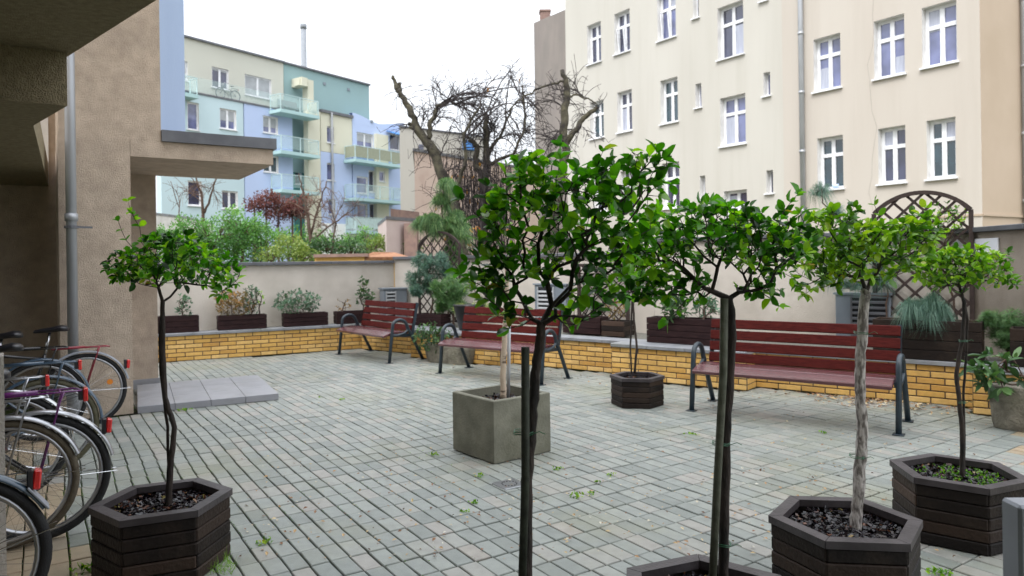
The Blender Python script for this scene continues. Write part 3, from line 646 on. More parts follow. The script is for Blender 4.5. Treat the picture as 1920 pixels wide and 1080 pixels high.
# awning and pipe
q = MB(); oo = pxop(pp, 729, 757, 243, 249, .3); q.hexa(pp.pos((oo[0]+oo[1])/2, oo[2], .6), pp.u*(oo[1]-oo[0])/2, pp.n*.55-Z_*.2, Z_*.03+pp.n*.01)
M['awning'] = mat('awning', (.06, .20, .50), None, .8); q.build('awning', M['awning'], pb_)
for px_, yt in ((621, 212), (526, 0)):
    if px_ == 526: continue
    t_ = pp.hit(px_, 300)[0]; q = MB(); q.tube([pp.pos(t_, 0, .12), pp.pos(t_, pp.hit(px_, yt)[1], .12)], .09, 8); q.build('drainpipe', M['zinc'], pb_)
M['rail_mint'] = mat('rail_mint', (.48, .62, .62), None, .4)
M['rail_glass'] = mat('rail_glass', (.55, .72, .70), None, .1)
bs = M['rail_glass'].node_tree.nodes['Principled BSDF']; bs.inputs['Alpha'].default_value = .16
def balcony(xl, xr, ys, hpx, dep=1.25, panel='rail_glass', deck=True):
    t0, z0 = pp.hit(xl, ys, dep); t1, _ = pp.hit(xr, ys, dep); h = 1.0
    q = MB(); th = .22
    q.hexa(pp.pos((t0+t1)/2, z0-th/2, dep/2), pp.u*(t1-t0)/2, pp.n*dep/2, Z_*th/2); bo = q.build('balcony', PC['slab'], pb_)
    r = MB(); n = max(2, int((t1-t0)/1.1))
    cs = [pp.pos(t0+.06, z0, .1), pp.pos(t0+.06, z0, dep-.06), pp.pos(t1-.06, z0, dep-.06), pp.pos(t1-.06, z0, .1)]
    for a_, c_ in zip(cs, cs[1:]): r.bar(a_+Z_*h, c_+Z_*h, .05, .045)
    for i in range(n+1): p = cs[1].lerp(cs[2], i/n); r.bar(p, p+Z_*h, .05, .05, up=pp.u)
    for p in (cs[0], cs[3]): r.bar(p, p+Z_*h, .05, .05, up=pp.u)
    r.build('railing', M['rail_mint'], bo)
    g = MB()
    for a_, c_ in zip(cs, cs[1:]): g.hexa((a_+c_)/2+Z_*.55, (c_-a_)/2, ((c_-a_).normalized().cross(Z_))*.008, Z_*.4)
    g.build('railing_panel', M[panel], bo); return bo
balcony(526, 599, 203, 0); balcony(527, 600, 281, 0); balcony(528, 600, 354, 0)
M['reed'] = mat('reed', (.22, .24, .17), (.32, .34, .26), .9, 20, stretch=(6, 6, .3))
balcony(666, 756, 297, 0, panel='reed'); balcony(666, 758, 370, 0); balcony(668, 740, 432, 0, panel='rail_mint')
balcony(300, 372, 164, 0, dep=.9); 
# terrace railing and slab edge along the floor line
q = MB(); t0, zf = pp.hit(340, 165); t1 = pp.hit(577, 200)[0]
q.hexa(pp.pos((t0+t1)/2, F1[3]+.06, -.45), pp.u*(t1-t0)/2, pp.n*.5, Z_*.055); q.build('terrace_edge', M['flashing'], pb_)
q = MB(); q.hexa(pp.pos((t0+t1)/2, F1[3]+.6, -.03), pp.u*(t1-t0)/2, pp.n*.01, Z_*.45); q.build('terrace_glass', M['rail_glass'], pb_)
# portal frame on the terrace
q = MB(); o1 = pxop(pp, 556, 583, 146, 202, -.3)
q.hexa(pp.pos(o1[1]-.25, (o1[2]+o1[3])/2, -.3), pp.u*.25, pp.n*.3, Z_*(o1[3]-o1[2])/2); q.hexa(pp.pos((o1[0]+o1[1])/2-.25, o1[3]-.25, -.9), pp.u*.25, pp.n*1.0, Z_*.3)
q.hexa(pp.pos((o1[0]+o1[1])/2, o1[3]-.27, -.3), pp.u*((o1[1]-o1[0])/2-.01), pp.n*.28, Z_*.26); q.build('portal', PC['yell'], pb_)
for (x_, y_) in ((608, 157), (653, 168), (680, 231)):
    t_, z_ = pp.hit(x_, y_, -1.0); q = MB(); q.hexa(pp.pos(t_, z_, -.97 if y_ < 200 else .03), pp.u*.12, pp.n*.03, Z_*.1); q.build('vent', M['cab_grey'], pb_)
# terrace furniture: a bench-like lounger and folded board
t_, z_ = pp.hit(543, 196, -.5); q = MB()
q.hexa(pp.pos(t_, F1[3]+.45, -.5), pp.u*.8, pp.n*.3, Z_*.04); 
for s_ in (-.7, .7): q.hexa(pp.pos(t_+s_, F1[3]+.26, -.5), pp.u*.04, pp.n*.25, Z_*.17)
q.hexa(pp.pos(t_, F1[3]+.75, -.75), pp.u*.8, pp.n*.03, Z_*.2)
tag(q.build('garden_bench', M['flashing']), 'small dark bench on the turquoise roof terrace', 'bench')
# chimney stack far behind
ck = thing('chimney', 'tall thin pale chimney rising behind the turquoise roof', 'chimney', W(568, 480, 90))
q = MB(); c0 = W(570, 130, 90); c1 = W(567, 47, 90)
q.tube([(c0.x, 90, 0), (c0.x, 90, c1.z)], .34, 12); q.tube([(c0.x, 90, c1.z-.5), (c0.x, 90, c1.z+.1)], .4, 12); q.build('stack', mat('stack_paint', (.27, .29, .32), None, .8), ck, True)

# cream, pink and garage buildings in the middle distance
def block(name, label, corners, z1, m, roof=None, cat='building', over=.1):
    o = thing(name, label, cat, corners[0])
    q = MB(); q.prism([(p.x, p.y) for p in corners], -.5, z1); q.build('wall', M[m] if isinstance(m, str) else m, o)
    if roof:
        c_ = sum(corners, Vector())/len(corners); q = MB(); q.prism([(p.x+(p.x-c_.x)*.02, p.y+(p.y-c_.y)*.02) for p in corners], z1, z1+over); q.build('roof', M[roof], o)
    return o
def wq(px, Y): p = W(px, 450, Y); return V2(p.x, p.y)
M['pink'] = mat('pink', (.46, .35, .30), (.56, .45, .39), .92, 1.2, .5, 20, dirt=(.36, .27, .23), dscale=.6)
M['pink2'] = mat('pink2', (.50, .40, .38), (.56, .46, .44), .92, 1.2, .3, 20)
a_, c_ = wq(779, 24), wq(1012, 30)
ph = block('pink_house', 'weathered pinkish plaster house wall behind the old bare tree', [a_, c_, c_+V2(-1, 8), a_+V2(-1, 8)], W(800, 292, 25).z, 'pink', 'flashing')
a_, c_ = wq(752, 44), wq(905, 48)
ch_ = block('cream_house', 'cream house top showing over the pink wall behind the old bare tree', [a_, c_, c_+V2(0, 8), a_+V2(0, 8)], W(800, 243, 45).z, 'beige', 'flashing')
for (xl, xr, yt, yb, mm) in ((783, 792, 268, 285, 'glass_a'), (862, 884, 250, 268, 'awning')):
    p0, p1 = W(xl, yb, 44.2), W(xr, yt, 44.2); q = MB(); q.box(p0.x, p1.x, 43.9+(xl-752)*.027, 44.6+(xl-752)*.027, p0.z, p1.z); q.build('window', M[mm], ch_)
a_, c_ = wq(725, 21), wq(783, 22.5)
gg = block('garage', 'small pinkish garage with a brown tiled parapet beside the pink wall', [a_, c_, c_+V2(-1, 4), a_+V2(-1, 4)], W(750, 413, 21.5).z, 'pink2', 'flashing')
q = MB(); z_ = W(750, 413, 21.5).z+.1; q.prism(P2(a_+V2(.1, .15), c_+V2(0, .15), c_+V2(0, .5), a_+V2(.1, .5)), z_, W(750, 393, 21.6).z); q.build('parapet', M['old_brick'], gg)
q = MB(); p0, p1 = W(756, 432, 21.4), W(780, 418, 21.4); q.box(p0.x, p1.x, 21.55, 22, p0.z-1, p1.z); q.build('garage_door', M['old_brick'], gg)
M['tile_orange'] = mat('tile_orange', (.24, .10, .05), (.36, .18, .09), .85, 12, .4, 30)
sh = thing('shed', 'low shed with a sloping orange tile roof just behind the far garden wall', 'shed', W(740, 480, 16))
a_, c_ = W(686, 490, 15.2), W(757, 490, 16.2); za = W(720, 487, 15.7).z; zt = W(735, 477, 16).z
q = MB(); q.prism(P2(V2(a_.x, a_.y), V2(c_.x, c_.y), V2(c_.x-.5, c_.y+1.6), V2(a_.x-.5, a_.y+1.6)), .5, za); q.build('wall', M['brick'], sh)
q = MB(); e1, e2 = V2(a_.x-.1, a_.y-.1), V2(c_.x+.15, c_.y-.1); r1, r2 = V2(a_.x-.0, a_.y+.8), V2(c_.x-.35, c_.y+.9)
q.add([e1+Z_*za, e2+Z_*za, r2+Z_*zt, r1+Z_*zt, e1+Z_*(za+.06), e2+Z_*(za+.06), r2+Z_*(zt+.06), r1+Z_*(zt+.06), r1+V2(-.3, .9)+Z_*za, r2+V2(-.3, .9)+Z_*za],
      [(0, 1, 5, 4), (4, 5, 6, 7), (1, 2, 6, 5), (3, 0, 4, 7), (7, 6, 9, 8), (0, 3, 2, 1), (2, 9, 6), (3, 7, 8)]); q.build('roof', M['tile_orange'], sh)
sh2 = thing('shed', 'long low dark brown shed roof behind the far garden wall, left of the orange one', 'shed', W(650, 490, 15.4))
a_, c_ = W(590, 486, 15.4), W(683, 486, 15.0); q = MB(); q.prism(P2(V2(a_.x, a_.y), V2(c_.x, c_.y), V2(c_.x-.3, c_.y+2), V2(a_.x-.3, a_.y+2)), .5, W(640, 482, 15.2).z); q.build('wall', M['brick'], sh2)
q = MB(); q.prism(P2(V2(a_.x, a_.y-.1), V2(c_.x+.1, c_.y-.1), V2(c_.x-.3, c_.y+2.1), V2(a_.x-.3, a_.y+2.1)), W(640, 482, 15.2).z, W(640, 476, 15.2).z); q.build('roof', M['old_brick'], sh2)
a_, c_ = wq(255, 26), wq(352, 30)
block('garage', 'white rendered flat-roofed garage half hidden behind the hedge at the left', [a_, c_, c_+V2(-1, 5), a_+V2(-1, 5)], W(320, 405, 28).z, 'white_plaster', 'coping')
# ---------------------------------------------------------------- plants
def rv(r): 
    while True:
        v = Vector((r.uniform(-1, 1), r.uniform(-1, 1), r.uniform(-1, 1)))
        if .05 < v.length < 1: return v
def leaf(mb, p, d, up, L_, wd, a, fold=.25, curl=.15):
    """one folded oval leaf, base p, direction d"""
    d = d.normalized(); s_ = d.cross(up)
    if s_.length < 1e-3: s_ = d.orthogonal()
    s_.normalize(); n = s_.cross(d)
    pr = [(.0, .0, 0), (.28, .85, .0), (.62, 1.0, -.3), (.88, .55, -.8), (1.0, 0, -1.0)]
    mid = [p+d*L_*t-n*(-k)*L_*curl*0-n*L_*curl*(t**2) for t, _, k in pr]
    vs = [mid[0]]; 
    for i in (1, 2, 3):
        e = s_*wd*pr[i][1]*.5; f_ = n*wd*fold*pr[i][1]
        vs += [mid[i]-e+f_, mid[i], mid[i]+e+f_]
    vs.append(mid[4])
    mb.add(vs, [(0, 2, 1), (0, 3, 2), (1, 2, 5, 4), (2, 3, 6, 5), (4, 5, 8, 7), (5, 6, 9, 8), (7, 8, 10), (8, 9, 10)], a)
def small_leaf(mb, p, d, up, L_, wd, a):
    d = d.normalized(); s_ = d.cross(up)
    if s_.length < 1e-3: s_ = d.orthogonal()
    s_.normalize(); n = s_.cross(d)
    m1 = p+d*L_*.5
    mb.add([p, m1-s_*wd*.5+n*wd*.15, p+d*L_-n*L_*.1, m1+s_*wd*.5+n*wd*.15], [(0, 3, 2, 1)], a)
def grow(root, targets, r, step=.05, jit=.25, droop=0, pk=.3):
    pos = [Vector(root)]; par = [-1]; ln = [0.0]
    arr = np.zeros((6000, 3)); arr[0] = root; la = np.zeros(6000)
    for t in sorted(targets, key=lambda q: (q-root).length*(1+r.uniform(-.15, .15))):
        n = len(pos)
        dd = np.linalg.norm(arr[:n]-np.array(t), axis=1)+pk*la[:n]
        b_ = int(dd.argmin()); p = pos[b_]; d = t-p; L_ = d.length
        if L_ < step*.6: continue
        k = max(1, int(L_/step)); side = rv(r)*L_*jit*.5
        side.z += droop*L_
        cur = b_
        for i in range(1, k+1):
            s_ = i/k; q = p+d*s_+side*math.sin(math.pi*s_)*.6+rv(r)*step*jit*.5*(1 if i < k else 0)
            if len(pos) >= 5990: break
            pos.append(q); par.append(cur); arr[len(pos)-1] = q; la[len(pos)-1] = la[cur]+(q-pos[cur]).length; cur = len(pos)-1
    n = len(pos); cnt = [0]*n; kids = [[] for _ in range(n)]
    for i in range(1, n): kids[par[i]].append(i)
    for i in range(n-1, -1, -1):
        if not kids[i]: cnt[i] = 1
        else: cnt[i] = sum(cnt[k] for k in kids[i])
    return pos, par, kids, cnt
def branch_mesh(mb, pos, par, kids, cnt, r0, rtip, power=.42, n=5):
    tot = max(cnt); R = [max(rtip, r0*(c/tot)**power) for c in cnt]
    # chains
    starts = [(0, k) for k in kids[0]]
    while starts:
        a_, b_ = starts.pop(); ch = [a_, b_]
        while kids[ch[-1]]:
            ks = sorted(kids[ch[-1]], key=lambda q: -cnt[q]); ch.append(ks[0])
            starts += [(ch[-2], q) for q in ks[1:]]
        rr = [min(R[ch[0]], R[ch[1]]*1.15)]+[R[q] for q in ch[1:]]; rr[-1] *= .6
        mb.tube([pos[q] for q in ch], rr, n if rr[0] > .004 else 4, cap=False)
    return R
def blob_targets(blobs, Y, n, r, yz=.8, shell=0):
    """blobs: (px, py, rx, ry, weight) at distance Y -> world points in ellipsoids"""
    out = []; tw = sum(b[4] for b in blobs)
    for (px, py, rx, ry, wt) in blobs:
        c = W(px, py, Y); a_ = rx/FPX*Y; b_ = ry/FPX*Y
        for _ in range(int(n*wt/tw+.5)):
            v = rv(r)
            if shell: v = v.normalized()*(v.length**shell)
            out.append(c+Vector((v.x*a_, v.y*a_*yz, v.z*b_)))
    return out
def foliage(mb, pos, par, kids, r, L_, wd, per=2, depth=3, tip=4, up=.6, big=True, out=None, vary=.42, arange=(0, .95)):
    for i in range(len(pos)):
        if kids[i]: continue
        j = i; k = 0
        d = (pos[i]-pos[par[i]]).normalized() if par[i] >= 0 else Z_
        tipa = r.uniform(*arange)
        while j > 0 and k < depth:
            m = tip if k == 0 else per
            ph = r.random()*6.28
            x = d.orthogonal().normalized(); y = d.cross(x)
            for q in range(m):
                an = ph+q*2.4
                dr = (x*math.cos(an)+y*math.sin(an))*1.0+d*(.75 if k == 0 else .3)+Z_*r.uniform(-.1, up)+rv(r)*.25
                s_ = 1+r.uniform(-vary, vary)
                a_ = min(.93, max(0, tipa+r.uniform(-.18, .18)))
                if r.random() < .010: a_ = r.uniform(.965, 1)
                nn = Z_*1.0+rv(r)*.9
                leaf(mb, pos[j], dr, nn, L_*s_, wd*s_*r.uniform(.85, 1.1), a_, r.uniform(.05, .4), r.uniform(-.02, .36)) if big else small_leaf(mb, pos[j]+rv(r)*L_*.1, dr, nn, L_*s_, wd*s_, a_)
            j = par[j]; k += 1
            if len(kids[j]) > 2: break

def hex_planter(label, cx, cy, R, ang, h=.34, mul=True, group='hexagonal wooden planters', plants=None, loops=5):
    r = random.Random(int(cx*1000)); t = thing('hexagonal_planter', label, 'planter', (cx, cy, 0), ang, group)
    cs = [Vector((math.cos(k*math.pi/3)*R, math.sin(k*math.pi/3)*R, 0)) for k in range(6)]
    th = .035; rim = .032; ph = (h-rim)/loops
    for k in range(6):
        p, q = cs[k], cs[(k+1) % 6]; d = (q-p).normalized(); n = Vector((d.y, -d.x, 0)); L_ = (q-p).length
        mb = MB()
        for l in range(loops):
            e0 = .0 if (l+k) % 2 else .010; e1 = .010 if (l+k) % 2 else .0
            out_ = .0012 if (l+k) % 2 else 0
            z = (l+.5)*ph
            mb.hexa((p+q)/2+d*(e0-e1)/2*.5-n*(th/2-out_)+Z_*z, d*(L_-(e0+e1)*.5)/2, n*th/2, Z_*(ph/2-.0016), r.random()*.85+(.15 if r.random() < .25 else 0), .0055)
        mb.build('side_panel', M['wood_dark'], t, world=False)
    rb_ = MB(); Ri, Ro = R-.052, R+.010
    for k in range(6):
        a0, a1 = k*math.pi/3+.004, (k+1)*math.pi/3-.004
        P = [Vector((math.cos(a_)*rr, math.sin(a_)*rr, z)) for z in (h-rim, h) for (a_, rr) in ((a0, Ro), (a1, Ro), (a1, Ri), (a0, Ri))]
        rb_.add(P, [(3, 2, 1, 0), (4, 5, 6, 7), (0, 1, 5, 4), (1, 2, 6, 5), (2, 3, 7, 6), (3, 0, 4, 7)], r.random())
    rb_.build('rim', M['wood_rim'], t, world=False)
    s_ = MB(); zs = h-.075; N_ = 9
    g = {}
    vs = []; fs = []
    rs = R-.05
    for i in range(-N_, N_+1):
        for j in range(-N_, N_+1):
            x, y = i/N_*rs, j/N_*rs; rr = max(abs(x)*.5+abs(y)*.866, abs(x)) if False else max(abs(y)*1.1547, abs(x)+abs(y)*.577)
            if rr > rs: continue
            g[(i, j)] = len(vs); vs.append((x, y, zs+.02*math.sin(x*13)*math.cos(y*11)+r.uniform(-.008, .008)))
    for (i, j), a_ in g.items():
        if (i+1, j) in g and (i, j+1) in g and (i+1, j+1) in g: fs.append((a_, g[(i+1, j)], g[(i+1, j+1)], g[(i, j+1)]))
    s_.add(vs, fs); 
    s_.prism([(c.x*.93, c.y*.93) for c in cs], zs-.05, zs-.02)
    so = s_.build('soil', M['soil'], t, world=False)
    if mul:
        c_ = MB()
        for _ in range(900):
            an = r.random()*6.28; rr = math.sqrt(r.random())*(R*.80); x, y = math.cos(an)*rr, math.sin(an)*rr
            d = Vector((r.uniform(-1, 1), r.uniform(-1, 1), r.uniform(-.5, .5))).normalized(); u_ = (Z_+rv(r)*.8).normalized(); s2_ = d.cross(u_).normalized()
            l_ = r.uniform(.005, .017); w_ = r.uniform(.003, .009); p = Vector((x, y, zs+.018+r.uniform(0, .022)))
            c_.hexa(p, d*l_, s2_*w_, s2_.cross(d)*.0016, r.random())
        kind(c_.build('mulch', M['mulch'], so, world=False), 'stuff')
    return t, zs

# centres from the planter rims
PL = {}
def rimfit(pts, h):
    g = [G(x, y, h) for x, y in pts]; c = sum(g, Vector())/len(g)
    return c, g
c1, g1_ = rimfit([(178, 945), (249, 911), (347, 900), (426, 920), (379, 959), (245, 969)], .34)
c4, g4_ = rimfit([(1449, 966), (1495, 938), (1614, 941), (1725, 976), (1693, 1008), (1539, 1004)], .34)
c5, g5_ = rimfit([(1684, 865), (1759, 852), (1864, 867), (1921, 895), (1842, 916), (1716, 895)], .34)
c6, g6_ = rimfit([(1139, 696), (1172, 686), (1228, 688), (1241, 699), (1218, 703), (1168, 705.6)], .34)
def fitang(c, g):
    s_ = sum(math.sin(6*math.atan2(q.y-c.y, q.x-c.x)) for q in g); k_ = sum(math.cos(6*math.atan2(q.y-c.y, q.x-c.x)) for q in g)
    return math.atan2(s_, k_)/6
for nm, c, g in (('1', c1, g1_), ('4', c4, g4_), ('5', c5, g5_), ('6', c6, g6_)):
    print('PLANTER', nm, [round(v, 3) for v in c], 'R', [round((q-c).length, 3) for q in g], 'ang', round(math.degrees(fitang(c, g)), 1))
HP = {}
HP[1] = hex_planter('dark hexagonal wooden planter at lower left beside the bicycles', c1.x, c1.y, .315, fitang(c1, g1_))
HP[2] = hex_planter('dark hexagonal wooden planter holding the nearest tree with the cut-off green stake', .055, 2.13, .31, .2)
HP[3] = hex_planter('dark hexagonal wooden planter at the bottom edge under the tree with the pale full-height stake', W(1322, 1100, 2.52).x, 2.48, .31, .38)
HP[4] = hex_planter('dark hexagonal wooden planter with bare mulch around the pale-barked tree', c4.x, c4.y, .315, fitang(c4, g4_))
HP[5] = hex_planter('dark hexagonal wooden planter with green seedlings in its soil, rightmost', c5.x, c5.y, .32, fitang(c5, g5_))
HP[6] = hex_planter('small brown hexagonal planter in front of the brick wall, beyond the concrete cube', c6.x, c6.y, .27, fitang(c6, g6_), h=.30)
# seedlings in the rightmost planter
r = random.Random(77); mb = MB()
for _ in range(330):
    an = r.random()*6.28; rr = math.sqrt(r.random())*.23; p = Vector((c5.x+math.cos(an)*rr, c5.y+math.sin(an)*rr, .285))
    if p.x < c5.x-.02 and r.random() < .75: continue
    for q in range(3): small_leaf(mb, p+Z_*r.uniform(0, .02), rv(r)+Z_*.8, Z_+rv(r)*.5, .016, .012, r.random()*.6)
kind(mb.build('seedlings', M['leaf_bright'], None), 'stuff')['label'] = 'tiny green seedlings covering the soil of the rightmost planter'

def px_line(pts, Y, dy=None):
    return [W(x, y, Y+(dy[i] if dy else 0)) for i, (x, y) in enumerate(pts)]
def wiggle(pts, r, amp, n=6):
    out = []
    for a_, b_ in zip(pts, pts[1:]):
        for i in range(n): out.append(a_.lerp(b_, i/n)+rv(r)*amp)
    out.append(pts[-1]); return out
def std_tree(label, Y, stem, rad, fork, blobs, ntar, leafL, leafm, seed, bark='bark_dark', r0=.016, yz=.8, extra=(), step=.045, droop=.12, per=2, tip=4, depth=3, second=None, wires=(), limbs=(), grp='small standard trees in planters', rtip=.0016, arange=(0, .95), wdr=.62):
    r = random.Random(seed)
    base = W(*stem[0], Y); t = thing('standard_tree', label, 'tree', base, 0, grp)
    P = [W(x, y, Y) for x, y in stem]
    tr = MB(); pts = wiggle(P, r, rad*.22, 5); n = len(pts)
    rr = [rad*(1.18-.28*i/n)*(1+r.uniform(-.07, .07)) for i in range(n)]; rr[0] *= 1.15
    tr.tube(pts, rr, 10)
    if second:
        s2 = wiggle([W(x, y, Y+.012) for x, y in second[0]], r, rad*.15, 5); tr.tube(s2, second[1], 8)
    tr.build('trunk', M[bark], t, True)
    fk = W(*fork, Y)
    tg = blob_targets(blobs, Y, ntar, r, yz)
    pos = [fk]
    # leading limbs first so the crown is carried by a few real branches
    tg0 = [W(x, y, Y+dz) for x, y, dz in limbs]
    pos, par, kids, cnt = grow(fk, tg0+tg+[W(x, y, Y+dz) for x, y, dz in extra], r, step, .13, -droop, .26)
    bm_ = MB(); branch_mesh(bm_, pos, par, kids, cnt, r0, rtip, .40); bm_.build('branches', M['bark_dark'], t, True)
    lf = MB(); foliage(lf, pos, par, kids, r, leafL, leafL*wdr, per, depth, tip, arange=arange); lf.build('foliage', M[leafm], t, True)
    for (x, y, wd) in wires:
        c = W(x, y, Y-.002); w_ = MB(); pts = [c+Vector((math.cos(k/12*6.28)*wd, math.sin(k/12*6.28)*rad*1.9, .002*math.sin(k*1.7))) for k in range(12)]
        w_.tube(pts, .0016, 5, closed=True); w_.tube([p+Z_*.006 for p in pts], .0014, 5, closed=True)
        w_.tube([c+Vector((wd*.6, -rad*1.6, 0)), c+Vector((wd*1.5, -rad*2.2, .012)), c+Vector((wd*2.1, -rad*2.0, .003))], .0014, 4)
        w_.build('tie_wire', M['wire'], t)
    print('TREE', label[:20], len(lf.f)//8, len(pos)); return t
std_tree('small round-headed tree with two long upright shoots in the lower-left planter', c1.y, [(316, 955), (318, 900), (327, 800), (309, 745), (305, 640), (305, 565)], .0125, (305, 566),
         [(330, 500, 105, 45, 5), (250, 500, 50, 32, 2), (415, 520, 38, 40, 1.6), (320, 462, 70, 26, 2)], 520, .036, 'leaf', 3, r0=.009, per=2, tip=4, depth=4,
         extra=[(240, 378, 0), (250, 402, 0), (262, 425, 0), (222, 415, .02), (228, 432, .02), (285, 450, 0)], second=([(312, 948), (316, 870), (314, 800), (302, 700), (300, 640), (303, 580)], .0075))
std_tree('nearest largest-leaved tree in front of the concrete cube, trunk wired to a short green stake', 2.13, [(987, 1100), (988, 900), (998, 780), (1003, 700), (1012, 640), (1016, 606)], .0150, (1016, 608),
         [(1050, 350, 110, 62, 3), (1150, 360, 80, 55, 2.6), (1105, 430, 120, 60, 3), (950, 400, 72, 60, 2.2), (925, 510, 55, 70, 2.2), (1000, 480, 75, 60, 1.4), (1215, 330, 45, 50, 1.3), (1130, 520, 90, 50, 1.2), (1090, 580, 70, 34, .7), (990, 330, 60, 40, 1.2), (960, 580, 45, 38, .7)], 760, .038, 'leaf', 21,
         r0=.0125, limbs=[(985, 430, .02), (1090, 440, -.03), (1170, 350, .05), (1060, 480, .06)], yz=.75, per=2, tip=4, depth=4, step=.05,
         extra=[(1050, 275, 0), (1043, 290, .02), (1130, 285, 0), (1185, 285, 0), (1255, 340, 0), (1240, 375, 0), (865, 375, 0), (862, 515, 0), (1250, 300, 0)], wires=[(982, 812, .03)], wdr=.66)
std_tree('tree with dense spreading crown wired to a pale full-height stake, left of the pale-barked one', 2.50, [(1357, 1100), (1357, 950), (1361, 800), (1372, 680), (1372, 600), (1366, 556)], .0155, (1366, 560),
         [(1290, 450, 120, 65, 4), (1390, 450, 120, 60, 4), (1440, 480, 80, 50, 2), (1230, 480, 80, 60, 2.6), (1350, 400, 80, 25, 1.3), (1480, 440, 50, 45, 1.4), (1215, 540, 60, 26, 1.4), (1280, 545, 60, 24, 1.4), (1180, 500, 50, 40, 1.6), (1420, 540, 50, 18, .7)], 950, .036, 'leaf', 33,
         r0=.0125, limbs=[(1300, 500, .03), (1440, 480, -.02), (1500, 400, .03), (1350, 460, .05)], yz=.7, per=2, tip=4, depth=5, extra=[(1495, 365, 0), (1505, 372, 0), (1482, 380, 0), (1470, 395, 0), (1510, 395, 0), (1445, 560, 0), (1460, 575, 0), (1310, 385, 0), (1250, 600, 0)],
         wires=[(1356, 1020, .026), (1352, 832, .03)], droop=.05)
std_tree('tree with flaking whitish bark, slim dark stake and light green crown, second from the right', c4.y, [(1603, 1005), (1606, 950), (1614, 860), (1617, 790), (1612, 730), (1614, 660), (1623, 560), (1624, 545)], .0215, (1624, 548),
         [(1600, 450, 95, 45, 4), (1690, 450, 70, 40, 2.4), (1540, 500, 50, 45, 2), (1620, 500, 90, 35, 2.4), (1720, 425, 45, 26, 1), (1570, 410, 50, 20, 1), (1515, 540, 26, 14, .5)], 600, .036, 'leaf_bright', 41, bark='bark_pale',
         r0=.011, limbs=[(1590, 480, .03), (1670, 480, -.03)], per=2, tip=5, depth=4, extra=[(1640, 385, 0), (1600, 388, 0), (1760, 420, 0), (1495, 535, 0), (1735, 390, 0)], wires=[(1606, 856, .026), (1614, 625, .025)], arange=(0, .9))
std_tree('rightmost small tree with thin crooked stem and bright lime-green crown', c5.y, [(1803, 905), (1804, 800), (1796, 730), (1793, 700), (1804, 640), (1808, 590), (1807, 562)], .0105, (1807, 566),
         [(1790, 510, 75, 36, 4), (1750, 500, 45, 30, 1.6), (1840, 500, 50, 34, 2), (1800, 480, 60, 18, 1.4), (1880, 525, 22, 12, .6)], 480, .036, 'leaf_bright', 51,
         r0=.009, per=2, tip=5, depth=4, extra=[(1895, 528, 0), (1890, 475, 0), (1705, 500, 0), (1905, 535, 0)], second=([(1808, 900), (1808, 800), (1806, 740), (1812, 660), (1814, 600), (1810, 575)], .0065), wires=[(1803, 755, .02), (1806, 640, .02)])
std_tree('thin twin-stemmed tree in the small hexagonal planter by the brick wall', c6.y, [(1190, 700), (1194, 650), (1189, 600), (1186, 545)], .011, (1186, 548),
         [(1186, 500, 60, 36, 3)], 90, .045, 'leaf_dark', 61, r0=.014, step=.08, second=([(1184, 700), (1182, 650), (1184, 600), (1185, 560)], .009), tip=4)
# stakes
def stake(label, pts, Y, rad, m, rods=1):
    P = [W(x, y, Y) for x, y in pts]; mb = MB(); mb.tube(P, rad, 12); o = mb.build('tree_stake', M[m], None, True)
    return tag(o, label, 'stake', None)
stake('short dark green wooden stake with sawn-off top, beside the nearest tree trunk', [(978, 1130), (985, 900), (985, 651)], 2.09, .0125, 'stake_green')
stake('pale greenish round stake reaching up to the fork of the dense tree', [(1335, 1110), (1345, 900), (1356, 700), (1358, 560)], 2.47, .0135, 'stake_pale')
stake('slim dark stake close to the whitish trunk', [(1599, 990), (1604, 900), (1610, 800), (1616, 700)], c4.y+.045, .007, 'stake_green')

# ---------------------------------------------------------------- concrete cube planter with birch-like stem
cq = [G(854, 847), G(927, 870), G(1039, 847)]; ce = (cq[0]+cq[2])/2
fx = (cq[2]-cq[1]); fy = (cq[0]-cq[1]); sz = .55; ux = (fx.normalized()+Vector((fy.normalized().y, -fy.normalized().x, 0))).normalized(); uy = Vector((-ux.y, ux.x, 0))
cc = cq[1]+(ux+uy)*sz/2
ctp = thing('concrete_planter', 'square grey concrete cube planter standing in the middle of the paving', 'planter', cc)
mb = MB(); h = .46; t_ = .042
o4 = [cc+(ux*i+uy*j)*sz/2 for i, j in ((-1, -1), (1, -1), (1, 1), (-1, 1))]; i4 = [cc+(ux*i+uy*j)*(sz/2-t_) for i, j in ((-1, -1), (1, -1), (1, 1), (-1, 1))]
b4 = [cc+(ux*i+uy*j)*(sz/2-.006) for i, j in ((-1, -1), (1, -1), (1, 1), (-1, 1))]
vs = [p+Z_*.0 for p in o4]+[p+Z_*(h-.006) for p in o4]+[p+Z_*h for p in b4]+[p+Z_*h for p in i4]+[p+Z_*(h-.13) for p in i4]
fs = []
for l in range(4):
    for k in range(4): k2 = (k+1) % 4; fs.append((l*4+k, l*4+k2, l*4+4+k2, l*4+4+k))
mb.add(vs, fs); mb.build('planter_body', M['concrete'], ctp)
mb = MB(); mb.hexa(cc+Z_*(h-.10), ux*(sz/2-t_-.001), uy*(sz/2-t_-.001), Z_*.02); so = mb.build('soil', M['soil'], ctp)
r = random.Random(8); mb = MB()
for _ in range(260):
    p = cc+ux*r.uniform(-.21, .21)+uy*r.uniform(-.21, .21)+Z_*(h-.078+r.random()*.02); d = rv(r).normalized(); s_ = d.cross((Z_+rv(r)*.7).normalized()).normalized()
    mb.hexa(p, d*r.uniform(.008, .02), s_*r.uniform(.005, .012), s_.cross(d)*.0015, r.random()**.6)
kind(mb.build('mulch', M['mulch'], so), 'stuff')
